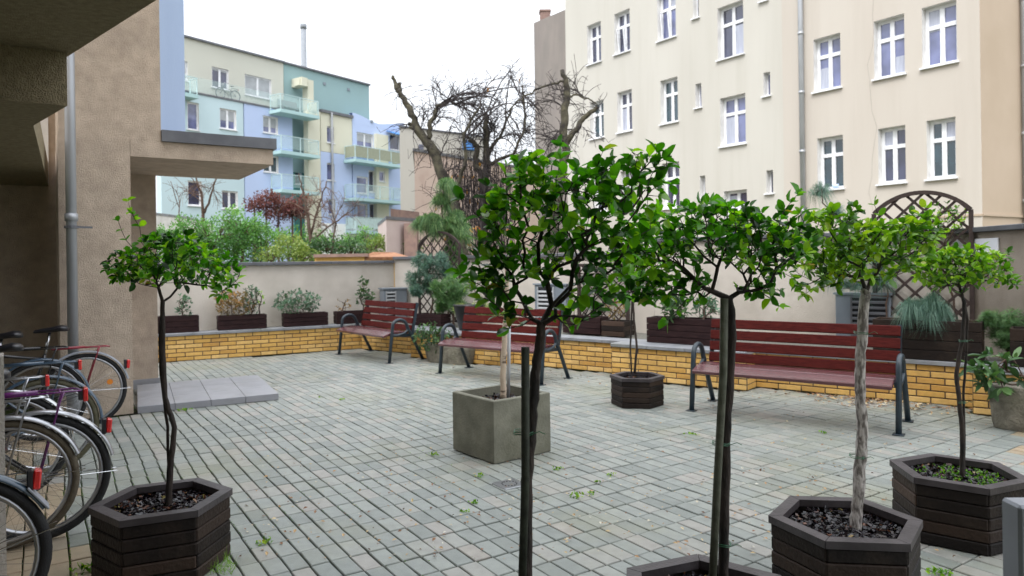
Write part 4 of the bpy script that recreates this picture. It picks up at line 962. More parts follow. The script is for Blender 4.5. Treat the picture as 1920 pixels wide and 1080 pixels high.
std_tree('slender birch-barked young tree in the concrete cube planter', cc.y, [(944, 748), (943, 700), (946, 640), (949, 580), (951, 500)], .021, (951, 505),
         [(960, 420, 70, 60, 3), (930, 470, 45, 40, 1)], 60, .04, 'leaf_dark', 71, bark='bark_birch', r0=.014, step=.09, tip=2, per=0, depth=1, grp=None)
tag(stake('slim grey metal rod beside the birch-barked stem in the concrete cube', [(953, 750), (954, 690), (955, 560)], cc.y+.05, .014, 'zinc'), 'slim grey metal rod beside the birch-barked stem in the concrete cube', 'stake')

# ---------------------------------------------------------------- benches
def make_bench(label, a_, b_, Lr=None, group='red slatted benches with dark steel arms'):
    """a_, b_: ground points of the left and right front feet"""
    d = (b_-a_); L_ = Lr or d.length; mid = (a_+b_)/2; d.normalize(); rz = math.atan2(d.y, d.x)
    t = thing('bench', label, 'bench', (mid.x, mid.y, 0), rz, group)
    h = L_/2
    for s_ in (-1, 1):
        x = s_*h; mb = MB()
        pts = [(x, 0, 0), (x, .035, .3), (x, .06, .50)]
        for k in range(1, 8):
            an = math.pi-k*math.pi/8; pts.append((x, .185+math.cos(an)*.125, .53+math.sin(an)*.105))
        pts += [(x, .33, .50), (x, .45, .28), (x, .60, 0)]
        mb.tube(pts, .0245, 12)
        mb.build('leg_frame', M['bench_iron'], t, True, world=False)
        mb = MB(); mb.tube([(x, .30, .56), (x, .325, .47), (x, .27, .425), (x, .15, .40), (x, .04, .405)], .019, 10)
        mb.bar((x-s_*.02, .04, .405), (x-s_*.02, .44, .385), .03, .045)
        mb.bar((x-s_*.045, .425, .37), (x-s_*.045, .535, .87), .03, .045, up=(0, 1, 0))
        mb.build('back_support', M['bench_iron'], t, False, world=False)
        for y in (0, .6): mb = MB(); mb.box(x-.045, x+.045, y-.05, y+.04, 0, .008, bev=.002); mb.build('foot_plate', M['bench_iron'], t, world=False)
    r = random.Random(int(L_*997)+len(label)); st_ = MB()
    for y, z, tl in ((-.005, .412, .020), (.143, .436, .004), (.288, .434, -.004)):
        st_.hexa((0, y, z), (h-.035, 0, 0), (0, .068, tl), (0, -.004, .018), r.random(), .006)
    st_.build('seat', M['bench_seat'], t, world=False)
    bk = MB()
    for i in range(4):
        z = .490+i*.110; y = .392+(z-.4)*.22; bk.hexa((0, y, z), (h-.035, 0, 0), (0, .010, .045), (0, .016, -.0035), r.random(), .006)
    bk.build('backrest', M['bench_wood'], t, world=False); return t
make_bench('red slatted bench with dark blue-grey arms, the large one nearest on the right', G(1297, 770), G(1685, 815))
b2a, b2b = G(825, 700), G(1015, 722); make_bench('red slatted bench in the middle, behind the concrete cube planter', b2a, b2b)
make_bench('red slatted bench farthest away in the wall corner at the left', G(636, 664), G(730, 681.5))

# ---------------------------------------------------------------- wooden troughs on the wall bed
def trough(label, P, d, n, L_, dep=.26, h=.24, z0=.437, m='wood_trough', group='wooden troughs on the brick wall bed', rows=3, rot=0):
    d = d.normalized(); t = thing('wooden_trough', label, 'planter', P+Z_*z0, 0, group)
    r = random.Random(int(P.x*1000)+3); c = P
    ph = h/rows
    for s_ in (-1, 1):
        fb = MB(); sd2 = MB()
        for l in range(rows):
            z = z0+(l+.5)*ph
            fb.hexa(c+n*s_*(dep/2-.011)+Z_*z, d*L_/2, n*.011, Z_*(ph/2-.0028), r.random(), .003)
            sd2.hexa(c+d*s_*(L_/2-.012)+Z_*z, d*.010, n*(dep/2-.024), Z_*(ph/2-.0028), r.random(), .003)
        fb.build('side_board', M[m], t); sd2.build('end_board', M[m], t)
    s_ = MB(); s_.hexa(c+Z_*(z0+h-.05), d*(L_/2-.024), n*(dep/2-.024), Z_*.02); s_.build('soil', M['soil'], t); return t
def on_line(P, d, xl, xr):
    return line_px(P, d, xl), line_px(P, d, xr)
def ledge_box(label, P0, d, n, xl, xr, **k):
    a_, b_ = on_line(P0, d, xl, xr); c = P0+d*(a_+b_)/2
    return trough(label, c, d, n, abs(b_-a_)-.0, **k), c, abs(b_-a_)
lpL = LW0-LWn*.2
LT = []
for (xl, xr, hh, lb) in ((292, 371, .26, 'dark brown wooden trough on the left wall bed, nearest the building corner'), (406, 497, .23, 'dark brown wooden trough holding the rust and grey shrub'),
                     (529, 611, .22, 'dark brown wooden trough holding the round dark green shrub'), (627, 690, .215, 'dark brown wooden trough behind the farthest bench')):
    LT.append(ledge_box(lb, lpL, LWd, LWn, xl, xr, h=hh))
rpA = RW0-RWn*.30
RT = {}
RT['mid'] = ledge_box('dark wooden trough in front of the small trellis, right of the middle bench', RW0-RWn*.55, RWd, RWn, 1062, 1132, h=.25, dep=.24)
RT['box'] = ledge_box('small black cube-shaped planter beside the small trellis', RW0-RWn*.50, RWd, RWn, 1136, 1178, h=.21, dep=.3, m='wood_dark')
RT['long'] = ledge_box('long brown four-board trough on the wall between the small planter and the large bench', RW0-RWn*.12, RWd, RWn, 1220, 1349, h=.32, dep=.28, rows=4)
RT['back'] = ledge_box('long dark trough behind the right end of the large bench, under the arched trellis', RW0-RWn*.14, RWd, RWn, 1640, 1842, h=.40, dep=.3, m='wood_dark', rows=4)
RT['far'] = ledge_box('dark trough behind the farthest bench in front of the left trellis', RW0-RWn*.35, RWd, RWn, 786, 835, h=.2, dep=.24)
RT['end'] = ledge_box('black trough at the right edge of the wall bed below the juniper', RW0-RWn*.05, RWd, RWn, 1893, 1960, h=.36, dep=.28, m='wood_dark')

def shrub(name, label, base, px, py, rx, ry, Y, n, leafL, m, seed, cat='shrub', wd=.6, big=False, r0=.012, step=.06, blobs=None, group=None, tip=5, per=2, depth=3, bark='bark_brown', yz=.8, bare=False, wdr=None):
    r = random.Random(seed); t = thing(name, label, cat, base, 0, group)
    tg = blob_targets(blobs or [(px, py, rx, ry, 1)], Y, n, r, yz)
    pos, par, kids, cnt = grow(Vector(base), tg, r, step, .3, 0, .25)
    b_ = MB(); branch_mesh(b_, pos, par, kids, cnt, r0, .002, .42, 4); b_.build('stems', M[bark], t, True)
    l_ = MB(); foliage(l_, pos, par, kids, r, leafL, leafL*wd, per, depth, tip, big=big); l_.build('foliage', M[m], t, big)
    return t
def LTc(i, f=0): t, c, L_ = LT[i]; return c+LWd*f*L_
def base_at(c, z=.62): return (c.x, c.y, z)
shrub('shrub', 'sparse small green shrub in the trough nearest the building corner', base_at(LTc(0, .1), .64), 345, 575, 14, 24, LTc(0).y, 60, .05, 'leaf_blue', 101)
shrub('shrub', 'half-brown rust coloured shrub in the second trough from the left', base_at(LTc(1, -.15), .62), 440, 570, 38, 26, LTc(1).y, 230, .05, 'leaf_rust', 102)
shrub('conifer', 'grey-green upright little conifer beside the rusty shrub', base_at(LTc(1, .25), .62), 472, 562, 16, 30, LTc(1).y, 130, .045, 'leaf_blue', 103, cat='conifer')
shrub('shrub', 'light green sprig at the right end of the rusty shrub trough', base_at(LTc(1, .38), .62), 487, 562, 9, 20, LTc(1).y, 16, .04, 'leaf_bright', 104)
shrub('shrub', 'round dark blue-green shrub in the middle left trough', base_at(LTc(2, 0), .61), 557, 567, 44, 24, LTc(2).y, 300, .05, 'leaf_blue', 105)
shrub('shrub', 'nearly leafless little shrub behind the farthest bench', base_at(LTc(3, -.3), .61), 643, 573, 14, 18, LTc(3).y, 30, .04, 'leaf_rust', 106, per=1, tip=3)
shrub('shrub', 'glossy dark green upright shrub behind the farthest bench', base_at(LTc(3, .35), .61), 684, 552, 15, 26, LTc(3).y, 150, .055, 'leaf_box', 107, blobs=[(684, 558, 17, 16, 3), (682, 532, 8, 12, 1)])
c = RT['long'][1]
shrub('shrub', 'leafy green shrub at the left of the long four-board trough', (c.x-.15, c.y+.1, .72), 1262, 578, 26, 22, c.y, 110, .075, 'leaf_box', 108, big=True, wd=.35)
shrub('shrub', 'pale green shrub at the right of the long four-board trough', (c.x+.2, c.y-.1, .72), 1325, 580, 24, 22, c.y, 100, .06, 'leaf_blue', 109, big=True, wd=.4)
c = RT['box'][1]
shrub('shrub', 'thin brownish plant in the black cube planter', (c.x, c.y, .6), 1156, 580, 22, 20, c.y, 40, .05, 'leaf_rust', 110)

# ---------------------------------------------------------------- stone troughs
def stone_trough(label, Pa, Pb, dep, h):
    d = (Pb-Pa); L_ = d.length; d.normalize(); n = Vector((-d.y, d.x, 0)); c = (Pa+Pb)/2+n*dep/2
    t = thing('stone_trough', label, 'planter', c); mb = MB(); N_ = 28; rings = []
    def ring(sx, sy, z, p=5):
        out = []
        for k in range(N_):
            a_ = 2*math.pi*k/N_; ca, sa = math.cos(a_), math.sin(a_)
            q = (abs(ca)**p+abs(sa)**p)**(-1/p); out.append(c+d*ca*q*sx+n*sa*q*sy+Z_*z)
        return out
    prof = [(.88, 0), (.92, .05), (.97, h*.55), (1.0, h*.85), (.99, h), (.93, h+.005), (.86, h), (.84, h-.1)]
    for f_, z in prof: 
        e = 0 if f_ > .9 or z < .06 else 0
        rings.append(ring(L_/2*f_ if z < h-.001 or f_ > .98 else L_/2-(1-f_)*.28, dep/2*f_ if z < h-.001 or f_ > .98 else dep/2-(1-f_)*.28, z))
    rings[-1] = ring(L_/2-.06, dep/2-.06, h-.1)
    vs = [p for R in rings for p in R]; fs = []
    for i in range(len(rings)-1):
        for k in range(N_): fs.append((i*N_+k, i*N_+(k+1) % N_, (i+1)*N_+(k+1) % N_, (i+1)*N_+k))
    mb.add(vs, fs); mb.build('trough_body', M['stone'], t, True)
    s_ = MB(); s_.add(ring(L_/2-.058, dep/2-.058, h-.06), [tuple(range(N_))]); s_.build('soil', M['soil'], t); return t, c
st1, sc1 = stone_trough('weathered stone trough between the far and middle benches', G(790, 678), G(872, 686), .38, .27)
st2, sc2 = stone_trough('mossy stone trough at the right edge beside the brick wall end', G(1846, 800), G(1846, 800)+(G(1925, 812)-G(1846, 800)).normalized()*.62, .36, .36)
shrub('shrub', 'small grey-green leafy plant in the stone trough between the benches', (sc1.x-.15, sc1.y, .24), 812, 632, 36, 26, sc1.y, 170, .06, 'leaf_box', 111, big=True, wd=.4)
shrub('shrub', 'broad-leaved laurel-like plant in the stone trough at the right edge', (sc2.x, sc2.y, .33), 1872, 696, 44, 34, sc2.y, 42, .12, 'leaf_box', 112, big=True, wd=.36, tip=6, per=1, r0=.016)

# ---------------------------------------------------------------- conifers
def needle_ball(mb, c, rad, n, L_, r, wd=.004, droop=0, flat=1, dirs=None):
    for _ in range(n):
        v = rv(r).normalized(); v.z *= flat
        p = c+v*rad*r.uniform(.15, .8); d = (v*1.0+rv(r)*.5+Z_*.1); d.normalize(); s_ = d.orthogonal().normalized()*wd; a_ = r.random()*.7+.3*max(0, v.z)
        q = p+d*L_*r.uniform(.6, 1)
        if droop: q.z -= droop*L_*r.random()
        mb.add([p-s_, p+s_, q], [(0, 1, 2)], a_)
def conifer(label, base, trunk, clumps, Y, m, seed, n=500, L_=.10, wd=.004, droop=0, trad=.02, bark='bark_brown', name='conifer', cat='conifer', flat=1, tuft=0):
    r = random.Random(seed); t = thing(name, label, cat, base)
    tr = MB(); P = [Vector(base)]+[W(x, y, Y) for x, y in trunk]; pts = wiggle(P, r, .012, 4); tr.tube(pts, [trad*(1-.5*i/len(pts)) for i in range(len(pts))], 8)
    for (x, y, rr) in clumps:
        c = W(x, y, Y); q = min(pts, key=lambda p: (p-c).length+max(0, p.z-c.z)); tr.tube([q, q.lerp(c, .5)+Z_*-.02, c], [trad*.45, trad*.3, trad*.15], 5)
    tr.build('trunk', M[bark], t, True)
    f_ = MB()
    for (x, y, rr) in clumps:
        c = W(x, y, Y)+Vector((0, r.uniform(-.1, .1), 0)); R = rr/FPX*Y
        if tuft:
            for _ in range(tuft):
                c2 = c+Vector(rv(r))*R*.8; ph = rv(r)+Z_*.6; ph.normalize()
                for _ in range(n):
                    d = ph+rv(r)*.9; d.normalize(); s_ = d.orthogonal().normalized()*wd; q = c2+d*L_*r.uniform(.6, 1); m_ = c2.lerp(q, .5)+Z_*L_*.06; q.z -= droop*L_
                    f_.add([c2-s_*.6, c2+s_*.6, m_+s_, m_-s_, q], [(0, 1, 2, 3), (3, 2, 4)], r.random())
        else: 
            for _ in range(26):
                c2 = c+Vector(rv(r))*R*.85; needle_ball(f_, c2, R*.3, n//26, L_, r, wd, droop, flat)
    f_.build('needles', M[m], t); return t
Yt = 12.0
pbz = lambda x, Y: (W(x, 600, Y).x, Y, .43)
conifer('cloud-pruned blue-green pine with rounded pads beside the left trellis', pbz(800, Yt), [(806, 600), (812, 560), (800, 520), (812, 490)], [(792, 492, 22), (824, 492, 20), (808, 512, 24), (775, 527, 20), (840, 512, 16), (800, 540, 16), (782, 545, 12)], Yt, 'needle_blue', 201, n=1100, L_=.075, wd=.005)
conifer('fluffy light green pine filling the corner behind the middle bench', pbz(850, 11.7), [(850, 590), (848, 560), (838, 540)], [(820, 540, 16), (845, 535, 22), (865, 545, 20), (835, 555, 18), (855, 570, 20), (828, 575, 14)], 11.7, 'needle_green', 202, n=900, L_=.10, wd=.005)
conifer('drooping long-needled white pine rising beside the old bare trunk', pbz(838, 12.5), [(845, 560), (848, 500), (838, 440), (828, 400), (832, 350)], [(790, 425, 14), (812, 418, 16), (840, 430, 20), (864, 438, 16), (850, 475, 16), (828, 380, 10), (838, 352, 8), (855, 412, 10)], 12.5, 'needle_green', 203, n=60, L_=.26, wd=.004, droop=.5, tuft=22)
M['pot_black'] = mat('pot_black', (.012, .012, .014), None, .4, 8)
pc = W(882, 640, 11.0); pot = thing('flower_pot', 'large black pot between the far trellis and the middle bench', 'flower pot', (pc.x, pc.y, .43)); mb = MB()
mb.tube([(pc.x, pc.y, .437), (pc.x, pc.y, .62), (pc.x, pc.y, .80), (pc.x, pc.y, .83)], [.17, .21, .25, .265], 20); mb.build('pot', M['pot_black'], pot, True)
conifer('pale yellowish-green feathery conifer in the large black pot', (pc.x, pc.y, .8), [(882, 600), (885, 585)], [(875, 590, 16), (892, 582, 18), (908, 580, 16), (925, 585, 14), (862, 580, 12), (940, 590, 10)], 11.0, 'needle_yellow', 204, n=800, L_=.06, wd=.006)
bp = RT['back'][1]
conifer('fountain-like blue-green pine tuft in the dark trough under the arched trellis', (W(1745, 620, bp.y).x, bp.y, .8), [(1745, 612), (1743, 600)], [(1722, 590, 22), (1748, 582, 24), (1768, 592, 20), (1745, 600, 24), (1705, 585, 16)], bp.y, 'needle_blue', 205, n=60, L_=.24, wd=.0022, droop=.75, tuft=14)
def topp(px, Y): return (W(px, 600, Y).x, Y, .43)
conifer('tall thin pine with long wispy blue needles behind the large bench', topp(1664, 8.3), [(1662, 600), (1664, 540), (1640, 500), (1600, 470), (1580, 420), (1542, 380), (1540, 355)], [(1540, 362, 10), (1578, 402, 12), (1580, 500, 26), (1640, 470, 20), (1590, 470, 16), (1655, 525, 16), (1560, 520, 18), (1605, 545, 12)], 8.3, 'needle_blue', 206, n=46, L_=.25, wd=.002, droop=.6, tuft=9, trad=.011)
jp = WR0+RWd*2.4+RWn*.75
conifer('feathery spreading green juniper at the right edge of the wall bed', (jp.x-.1, jp.y, .43), [(1890, 660), (1885, 640)], [(1862, 610, 26), (1885, 602, 26), (1912, 606, 28), (1872, 632, 22), (1900, 636, 22), (1848, 598, 14)], jp.y, 'needle_green', 207, n=1700, L_=.07, wd=.0026)
shrub('climbing_shrub', 'variegated pale green climber on the right shoulder of the arched trellis', (W(1800, 600, 8.0).x, 8.0, .43), 1780, 410, 40, 30, 8.0, 170, .045, 'leaf_bright', 208, blobs=[(1780, 405, 34, 26, 3), (1760, 430, 30, 22, 2), (1800, 430, 16, 20, 1)], r0=.012, step=.1)

# ---------------------------------------------------------------- trellises
def trellis(label, a_, b_, z0, hs, rise, sp=.15, bw=.022, post=.045):
    d = (b_-a_); L_ = d.length; d.normalize(); n = Vector((-d.y, d.x, 0)); t = thing('trellis', label, 'trellis', (a_+b_)/2+Z_*z0)
    def top(x): 
        if rise <= 0: return hs
        R = (L_*L_/4+rise*rise)/(2*rise); return hs-(R-rise)+math.sqrt(max(0, R*R-(x-L_/2)**2))
    def pt(x, z, o=0): return a_+d*x+Z_*(z0+z)+n*o
    fr = MB(); fr.bar(pt(0, 0), pt(0, hs), post, post, up=n); fr.bar(pt(L_, 0), pt(L_, hs), post, post, up=n)
    N_ = 20; 
    for i in range(N_): fr.bar(pt(L_*i/N_, top(L_*i/N_)), pt(L_*(i+1)/N_, top(L_*(i+1)/N_)), post, post)
    fr.bar(pt(0, .05), pt(L_, .05), post*.8, post*.8); fr.build('trellis_frame', M['trellis'], t)
    la = MB(); step = sp*math.sqrt(2)
    for sg, o in ((1, -.006), (-1, .006)):
        k = -40
        while k < 60:
            c0 = k*step; pts = []
            for i in range(0, 161):
                x = L_*i/160; z = (x if sg > 0 else -x)+c0
                if .05 < z < top(x): pts.append((x, z))
            if len(pts) > 3: la.bar(pt(*pts[0], o), pt(*pts[-1], o), .010, bw, up=n.cross(d) if False else Z_)
            k += 1
    la.build('lattice', M['trellis'], t); return t
TRp = RW0-RWn*1.08
a_, b_ = line_px(TRp, RWd, 1640), line_px(TRp, RWd, 1822)
trellis('dark wooden trellis with a broad arched top against the right wall', TRp+RWd*a_, TRp+RWd*b_, .43, 1.56, .22, sp=.148, bw=.030)
TRm = RW0-RWn*1.05; a_, b_ = line_px(TRm, RWd, 1085), line_px(TRm, RWd, 1176)
trellis('small dark square trellis behind the dark trough at centre right', TRm+RWd*a_, TRm+RWd*b_, .43, .98, 0, sp=.12, bw=.02)
TRl = RW0-RWn*.75; a_, b_ = line_px(TRl, RWd, 786), line_px(TRl, RWd, 862)
trellis('tall dark trellis with arched top behind the cloud-pruned pine', TRl+RWd*a_, TRl+RWd*b_, .43, 1.35, .22, sp=.13, bw=.02, post=.035)

# ---------------------------------------------------------------- cabinets, plates
def cabinet(label, P, d, n, w_, h, dep, z0, m='cab_grey', slat='cab_white', door=(.12, .62)):
    t = thing('meter_cabinet', label, 'cabinet', P+Z_*z0); mb = MB()
    mb.hexa(P+n*dep/2+Z_*(z0+h/2), d*w_/2, n*dep/2, Z_*h/2, .5, .008); mb.hexa(P+n*dep/2+Z_*(z0+h+.012), d*(w_/2+.02), n*(dep/2+.02), Z_*.012)
    mb.build('cabinet_body', M[m], t); g = MB(); x0, x1 = (-.5+door[0])*w_, (-.5+door[1])*w_
    g.hexa(P+n*(dep+.004)+d*(x0+x1)/2+Z_*(z0+h/2), d*(x1-x0)/2, n*.003, Z_*h*.44); do = g.build('louvre_door', M['black_gap'], t)
    s_ = MB(); k = 0; z = z0+h*.1
    while z < z0+h*.92: s_.hexa(P+n*(dep+.016)+d*(x0+x1)/2+Z_*z, d*((x1-x0)/2-.01), n*.008-Z_*.006, Z_*.010); z += .065
    s_.bar(P+n*(dep+.012)+d*x0+Z_*(z0+h*.05), P+n*(dep+.012)+d*x0+Z_*(z0+h*.95), .02, .02, up=n); s_.bar(P+n*(dep+.012)+d*x1+Z_*(z0+h*.05), P+n*(dep+.012)+d*x1+Z_*(z0+h*.95), .02, .02, up=n)
    s_.build('slats', M[slat], do); return t
cabinet('light grey meter cabinet with louvred door in the far wall corner', WC+RWd*.15-LWd*.15+RWn*.02, LWd, LWn, .44, .57, .26, .43, door=(.1, .5))
cm = WR0+RWd*line_px(WR0, RWd, 1040, 570); cabinet('grey meter cabinet with white louvres behind the middle bench', cm+RWn*.01, RWd, RWn, .6, .55, .12, .55)
cr = WR0+RWd*line_px(WR0, RWd, 1622, 580); cabinet('grey-blue meter cabinet with black louvred door behind the large bench', cr+RWn*.01, RWd, RWn, .60, .60, .14, .43, door=(.3, .95), slat='flashing')
for (x, y, w_, h, lb) in ((1837, 462, .22, .17, 'blank white rectangular plate on the rough wall right of the arched trellis'), (1800, 459, .11, .13, 'small rounded white plate on the wall behind the arched trellis')):
    t_ = line_px(WR0, RWd, x, y); mb = MB()
    if w_ > .2:
        s_ = line_px(WE, WFd, x, y); q = WE+WFd*.30; z = W(x, y, q.y).z
        mb.hexa(q+WFn*.012+Z_*z, WFd*.24, WFn*.009, Z_*h/2, .5, .004); print('PLATE', s_, q)
    else:
        P = WR0+RWd*min(t_, tE-.1)+RWn*.012; P.z = W(x, y, P.y).z; mb.tube([P, P+RWn*.02], h/2, 16)
    tag(mb.build('wall_plate', M['plate'], None), lb, 'plate')
# drain cover
dc = G(955, 908); mb = MB(); mb.hexa(dc+Z_*.001, Ru*.085, Du*.085, Z_*.004, .5, .002)
t = thing('drain_cover', 'small pale square metal drain cover set in the paving before the concrete cube', 'drain cover', dc); mb.build('cover_plate', M['alu'], t)
mb = MB()
for k in range(14): a_ = k/14*6.283; p = dc+Ru*math.cos(a_)*.05+Du*math.sin(a_)*.05; mb.tube([p+Z_*.005, p+Z_*.0062], .006, 8)
mb.build('holes', M['black_gap'], t)
# railing post
p_ = W(1915, 940, 1.55); rp_ = thing('railing_post', 'flat light grey metal post end at the lower right edge', 'post', (p_.x+.05, 1.55, 0))
mb = MB(); mb.box(W(1893, 940, 1.55).x, W(1893, 940, 1.55).x+.09, 1.52, 1.58, 0, W(1905, 940, 1.55).z, bev=.006); mb.build('post', M['paint_grey'], rp_)
mb = MB(); x0 = W(1893, 940, 1.55).x+.09; mb.box(x0, x0+1.2, 1.53, 1.57, .85, .9); mb.box(x0, x0+1.2, 1.53, 1.57, .2, .25); mb.build('rail', M['paint_grey'], rp_)
# ---------------------------------------------------------------- old bare trees behind the wall
def bare_tree(label, Y, trunk, rads, limbs, blobs, n, seed, base_z=.9, step=.17, jit=.36, orange=0, m='bark_old', tw='twig', rt=.0075, hang=None, yz=.5, r0=.03, name='bare_tree'):
    r = random.Random(seed); P = [W(x, y, Y) for x, y in trunk]; base = Vector((P[0].x, P[0].y, base_z)); t = thing(name, label, 'tree', base)
    mb = MB(); pts = wiggle([base]+P, r, .03, 4); rr = []
    for i in range(len(pts)): 
        f_ = i/(len(pts)-1)*(len(rads)-1); k = min(int(f_), len(rads)-2); rr.append((rads[k]*(1-(f_-k))+rads[k+1]*(f_-k))*(1+r.uniform(-.1, .1)))
    mb.tube(pts, rr, 10); allp = list(pts)
    for (lp_, r1, r2, dy) in limbs:
        Q = [W(x, y, Y+dy*i/len(lp_)) for i, (x, y) in enumerate(lp_)]; q = wiggle(Q, r, .03, 4)
        mb.tube(q, [r1+(r2-r1)*i/(len(q)-1) for i in range(len(q))], 8); allp += q[2:]
    mb.build('trunk', M[m], t, True)
    roots = allp[3:]; tg = blob_targets(blobs, Y, n, r, yz); b_ = MB(); of = MB()
    def arc(a, c, r_0, r_1, arch, m_=9):
        d = c-a; sd_ = rv(r)*d.length*arch; sd_.z = abs(sd_.z)+d.length*arch*.4; q = []
        dr = rv(r)*.5; ext = d.length*.25
        for i in range(m_+1):
            s_ = i/m_; p_ = a*(1-s_)**2+(a.lerp(c, .5)+sd_)*2*s_*(1-s_)+c*s_*s_
            q.append(p_+rv(r)*.012)
        b_.tube(q, [r_0+(r_1-r_0)*i/m_ for i in range(m_+1)], 5 if r_0 > .012 else 4, cap=False); return q
    for c in tg:
        cand = sorted(roots, key=lambda p_: (p_-c).length)[:14]; a = r.choice(cand)
        L_ = (c-a).length; q = arc(a, c, min(r0, .008+.010*L_), rt, r.uniform(.15, .38))
        for i in range(2, len(q)):
            for _ in range(r.choice((0, 1, 1, 2))):
                dd = (q[i]-q[i-1]).normalized(); e = (rv(r)+dd*.6+Z_*r.uniform(-.5, .5)).normalized()*r.uniform(.18, .62); s_q = arc(q[i], q[i]+e, rt*1.0, rt*.55, .25, 4)
                for k in (2, 3, 4):
                    if r.random() < .4: e2 = rv(r)*.22; b_.tube([s_q[k], s_q[k]+e2*.5+rv(r)*.015, s_q[k]+e2], [rt*.6, rt*.5, rt*.4], 3, cap=False)
                if orange and r.random() < orange*.12: small_leaf(of, s_q[-1], rv(r)-Z_*.8, rv(r), .13, .09, r.random())
    if hang:
        for (x, y, sp_, ln_, cnt_) in hang:
            for _ in range(cnt_):
                p = W(x+r.uniform(-sp_, sp_), y+r.uniform(-25, 25), Y+r.uniform(-.6, .3)); L_ = ln_*r.uniform(.4, 1); q = [p]
                dx = r.uniform(-.25, .25)
                for i in range(1, 6): q.append(p+Vector((dx*i/5+r.uniform(-.05, .05), r.uniform(-.05, .05), -L_*i/5)))
                b_.tube(q, [rt*.8]*6, 3, cap=False)
                if r.random() < .10 and orange:
                    for _ in range(2): small_leaf(of, q[r.randint(1, 5)], rv(r)-Z_, rv(r), .14, .10, r.random())
    b_.build('twigs', M[tw], t)
    if of.v: of.build('dry_leaves', M['leaf_orange'], t)
    return t
bare_tree('old pruned bare tree with a thick leaning trunk and stubbed limbs, left of centre', 14.5,
          [(868, 480), (858, 430), (846, 380), (830, 330), (808, 275), (782, 240), (770, 205), (752, 180), (742, 160), (737, 143)], [.14, .135, .125, .11, .095, .075, .055, .045, .03],
          [([(803, 262), (806, 235), (815, 215), (820, 200), (845, 188), (862, 200)], .055, .03, .3), ([(780, 243), (772, 237), (766, 232)], .05, .04, 0), ([(752, 180), (750, 168), (748, 155)], .045, .035, 0),
           ([(846, 385), (862, 340), (875, 300), (870, 250), (900, 200)], .05, .02, -.5)],
          [(800, 190, 70, 50, 3), (880, 180, 80, 50, 4), (860, 230, 80, 60, 3), (830, 330, 70, 60, 2.2), (760, 250, 45, 70, 1.2), (950, 190, 50, 50, 2)], 42, 301, orange=.02, hang=[(850, 400, 60, 1.4, 60)])
bare_tree('old bare tree with upright stub and tangled vines and a few orange leaves, at centre', 15.0,
          [(905, 500), (905, 430), (907, 350), (912, 290), (912, 240), (910, 217)], [.11, .10, .09, .075, .06, .05],
          [([(908, 330), (890, 310), (895, 275), (880, 262)], .07, .05, 0), ([(912, 300), (925, 270), (940, 255), (960, 200)], .05, .02, .3), ([(912, 310), (960, 290), (985, 240), (980, 160)], .04, .015, -.3)],
          [(930, 200, 70, 60, 4), (970, 250, 60, 70, 4), (920, 290, 70, 50, 3), (1000, 200, 40, 60, 2), (975, 150, 30, 40, 1.5), (880, 260, 50, 60, 2)], 40, 302, orange=.03, hang=[(905, 330, 55, 2.6, 220), (880, 300, 60, 1.6, 80)], tw='twig')
bare_tree('old bare tree with two heavy bare forks against the cream tenement', 14.0,
          [(1030, 480), (1040, 400), (1052, 330), (1062, 280), (1056, 240), (1060, 200), (1064, 165), (1054, 132)], [.11, .10, .095, .085, .08, .075, .065, .045],
          [([(1060, 272), (1075, 250), (1092, 225), (1108, 212), (1120, 200)], .065, .04, 0), ([(1060, 150), (1040, 158), (1010, 165), (985, 180), (960, 200), (945, 215)], .025, .012, 0), ([(1064, 180), (1085, 180), (1110, 188), (1122, 196)], .02, .012, .1)],
          [(1080, 170, 60, 40, 2), (1040, 250, 50, 60, 2), (1110, 230, 35, 50, 1.2), (1010, 260, 40, 50, 1.6), (1000, 210, 40, 40, 1)], 22, 303)
bare_tree('slim leafless young tree in front of the blue facade', 20.0, [(583, 480), (581, 430), (575, 390), (565, 350), (560, 325)], [.07, .06, .045, .025, .012],
          [([(583, 440), (600, 380), (612, 340)], .035, .015, 0), ([(583, 450), (625, 420), (665, 390)], .03, .01, 0), ([(620, 480), (630, 420), (612, 370)], .03, .01, .2)],
          [(600, 400, 40, 50, 2), (560, 380, 30, 40, 1), (640, 410, 40, 40, 1)], 16, 304, tw='twig_brown', m='bark_brown', rt=.007, step=.3)
bare_tree('slim leafless young tree behind the hedge under the canopy', 21.0, [(383, 440), (382, 400), (376, 360), (366, 330), (360, 300)], [.06, .05, .04, .02, .012],
          [([(384, 400), (398, 360), (406, 335)], .04, .015, 0), ([(340, 440), (335, 390), (320, 340)], .02, .01, .2)], [(385, 350, 35, 40, 2), (340, 360, 30, 30, 1)], 10, 305, tw='twig_brown', m='bark_brown', rt=.007, step=.3)

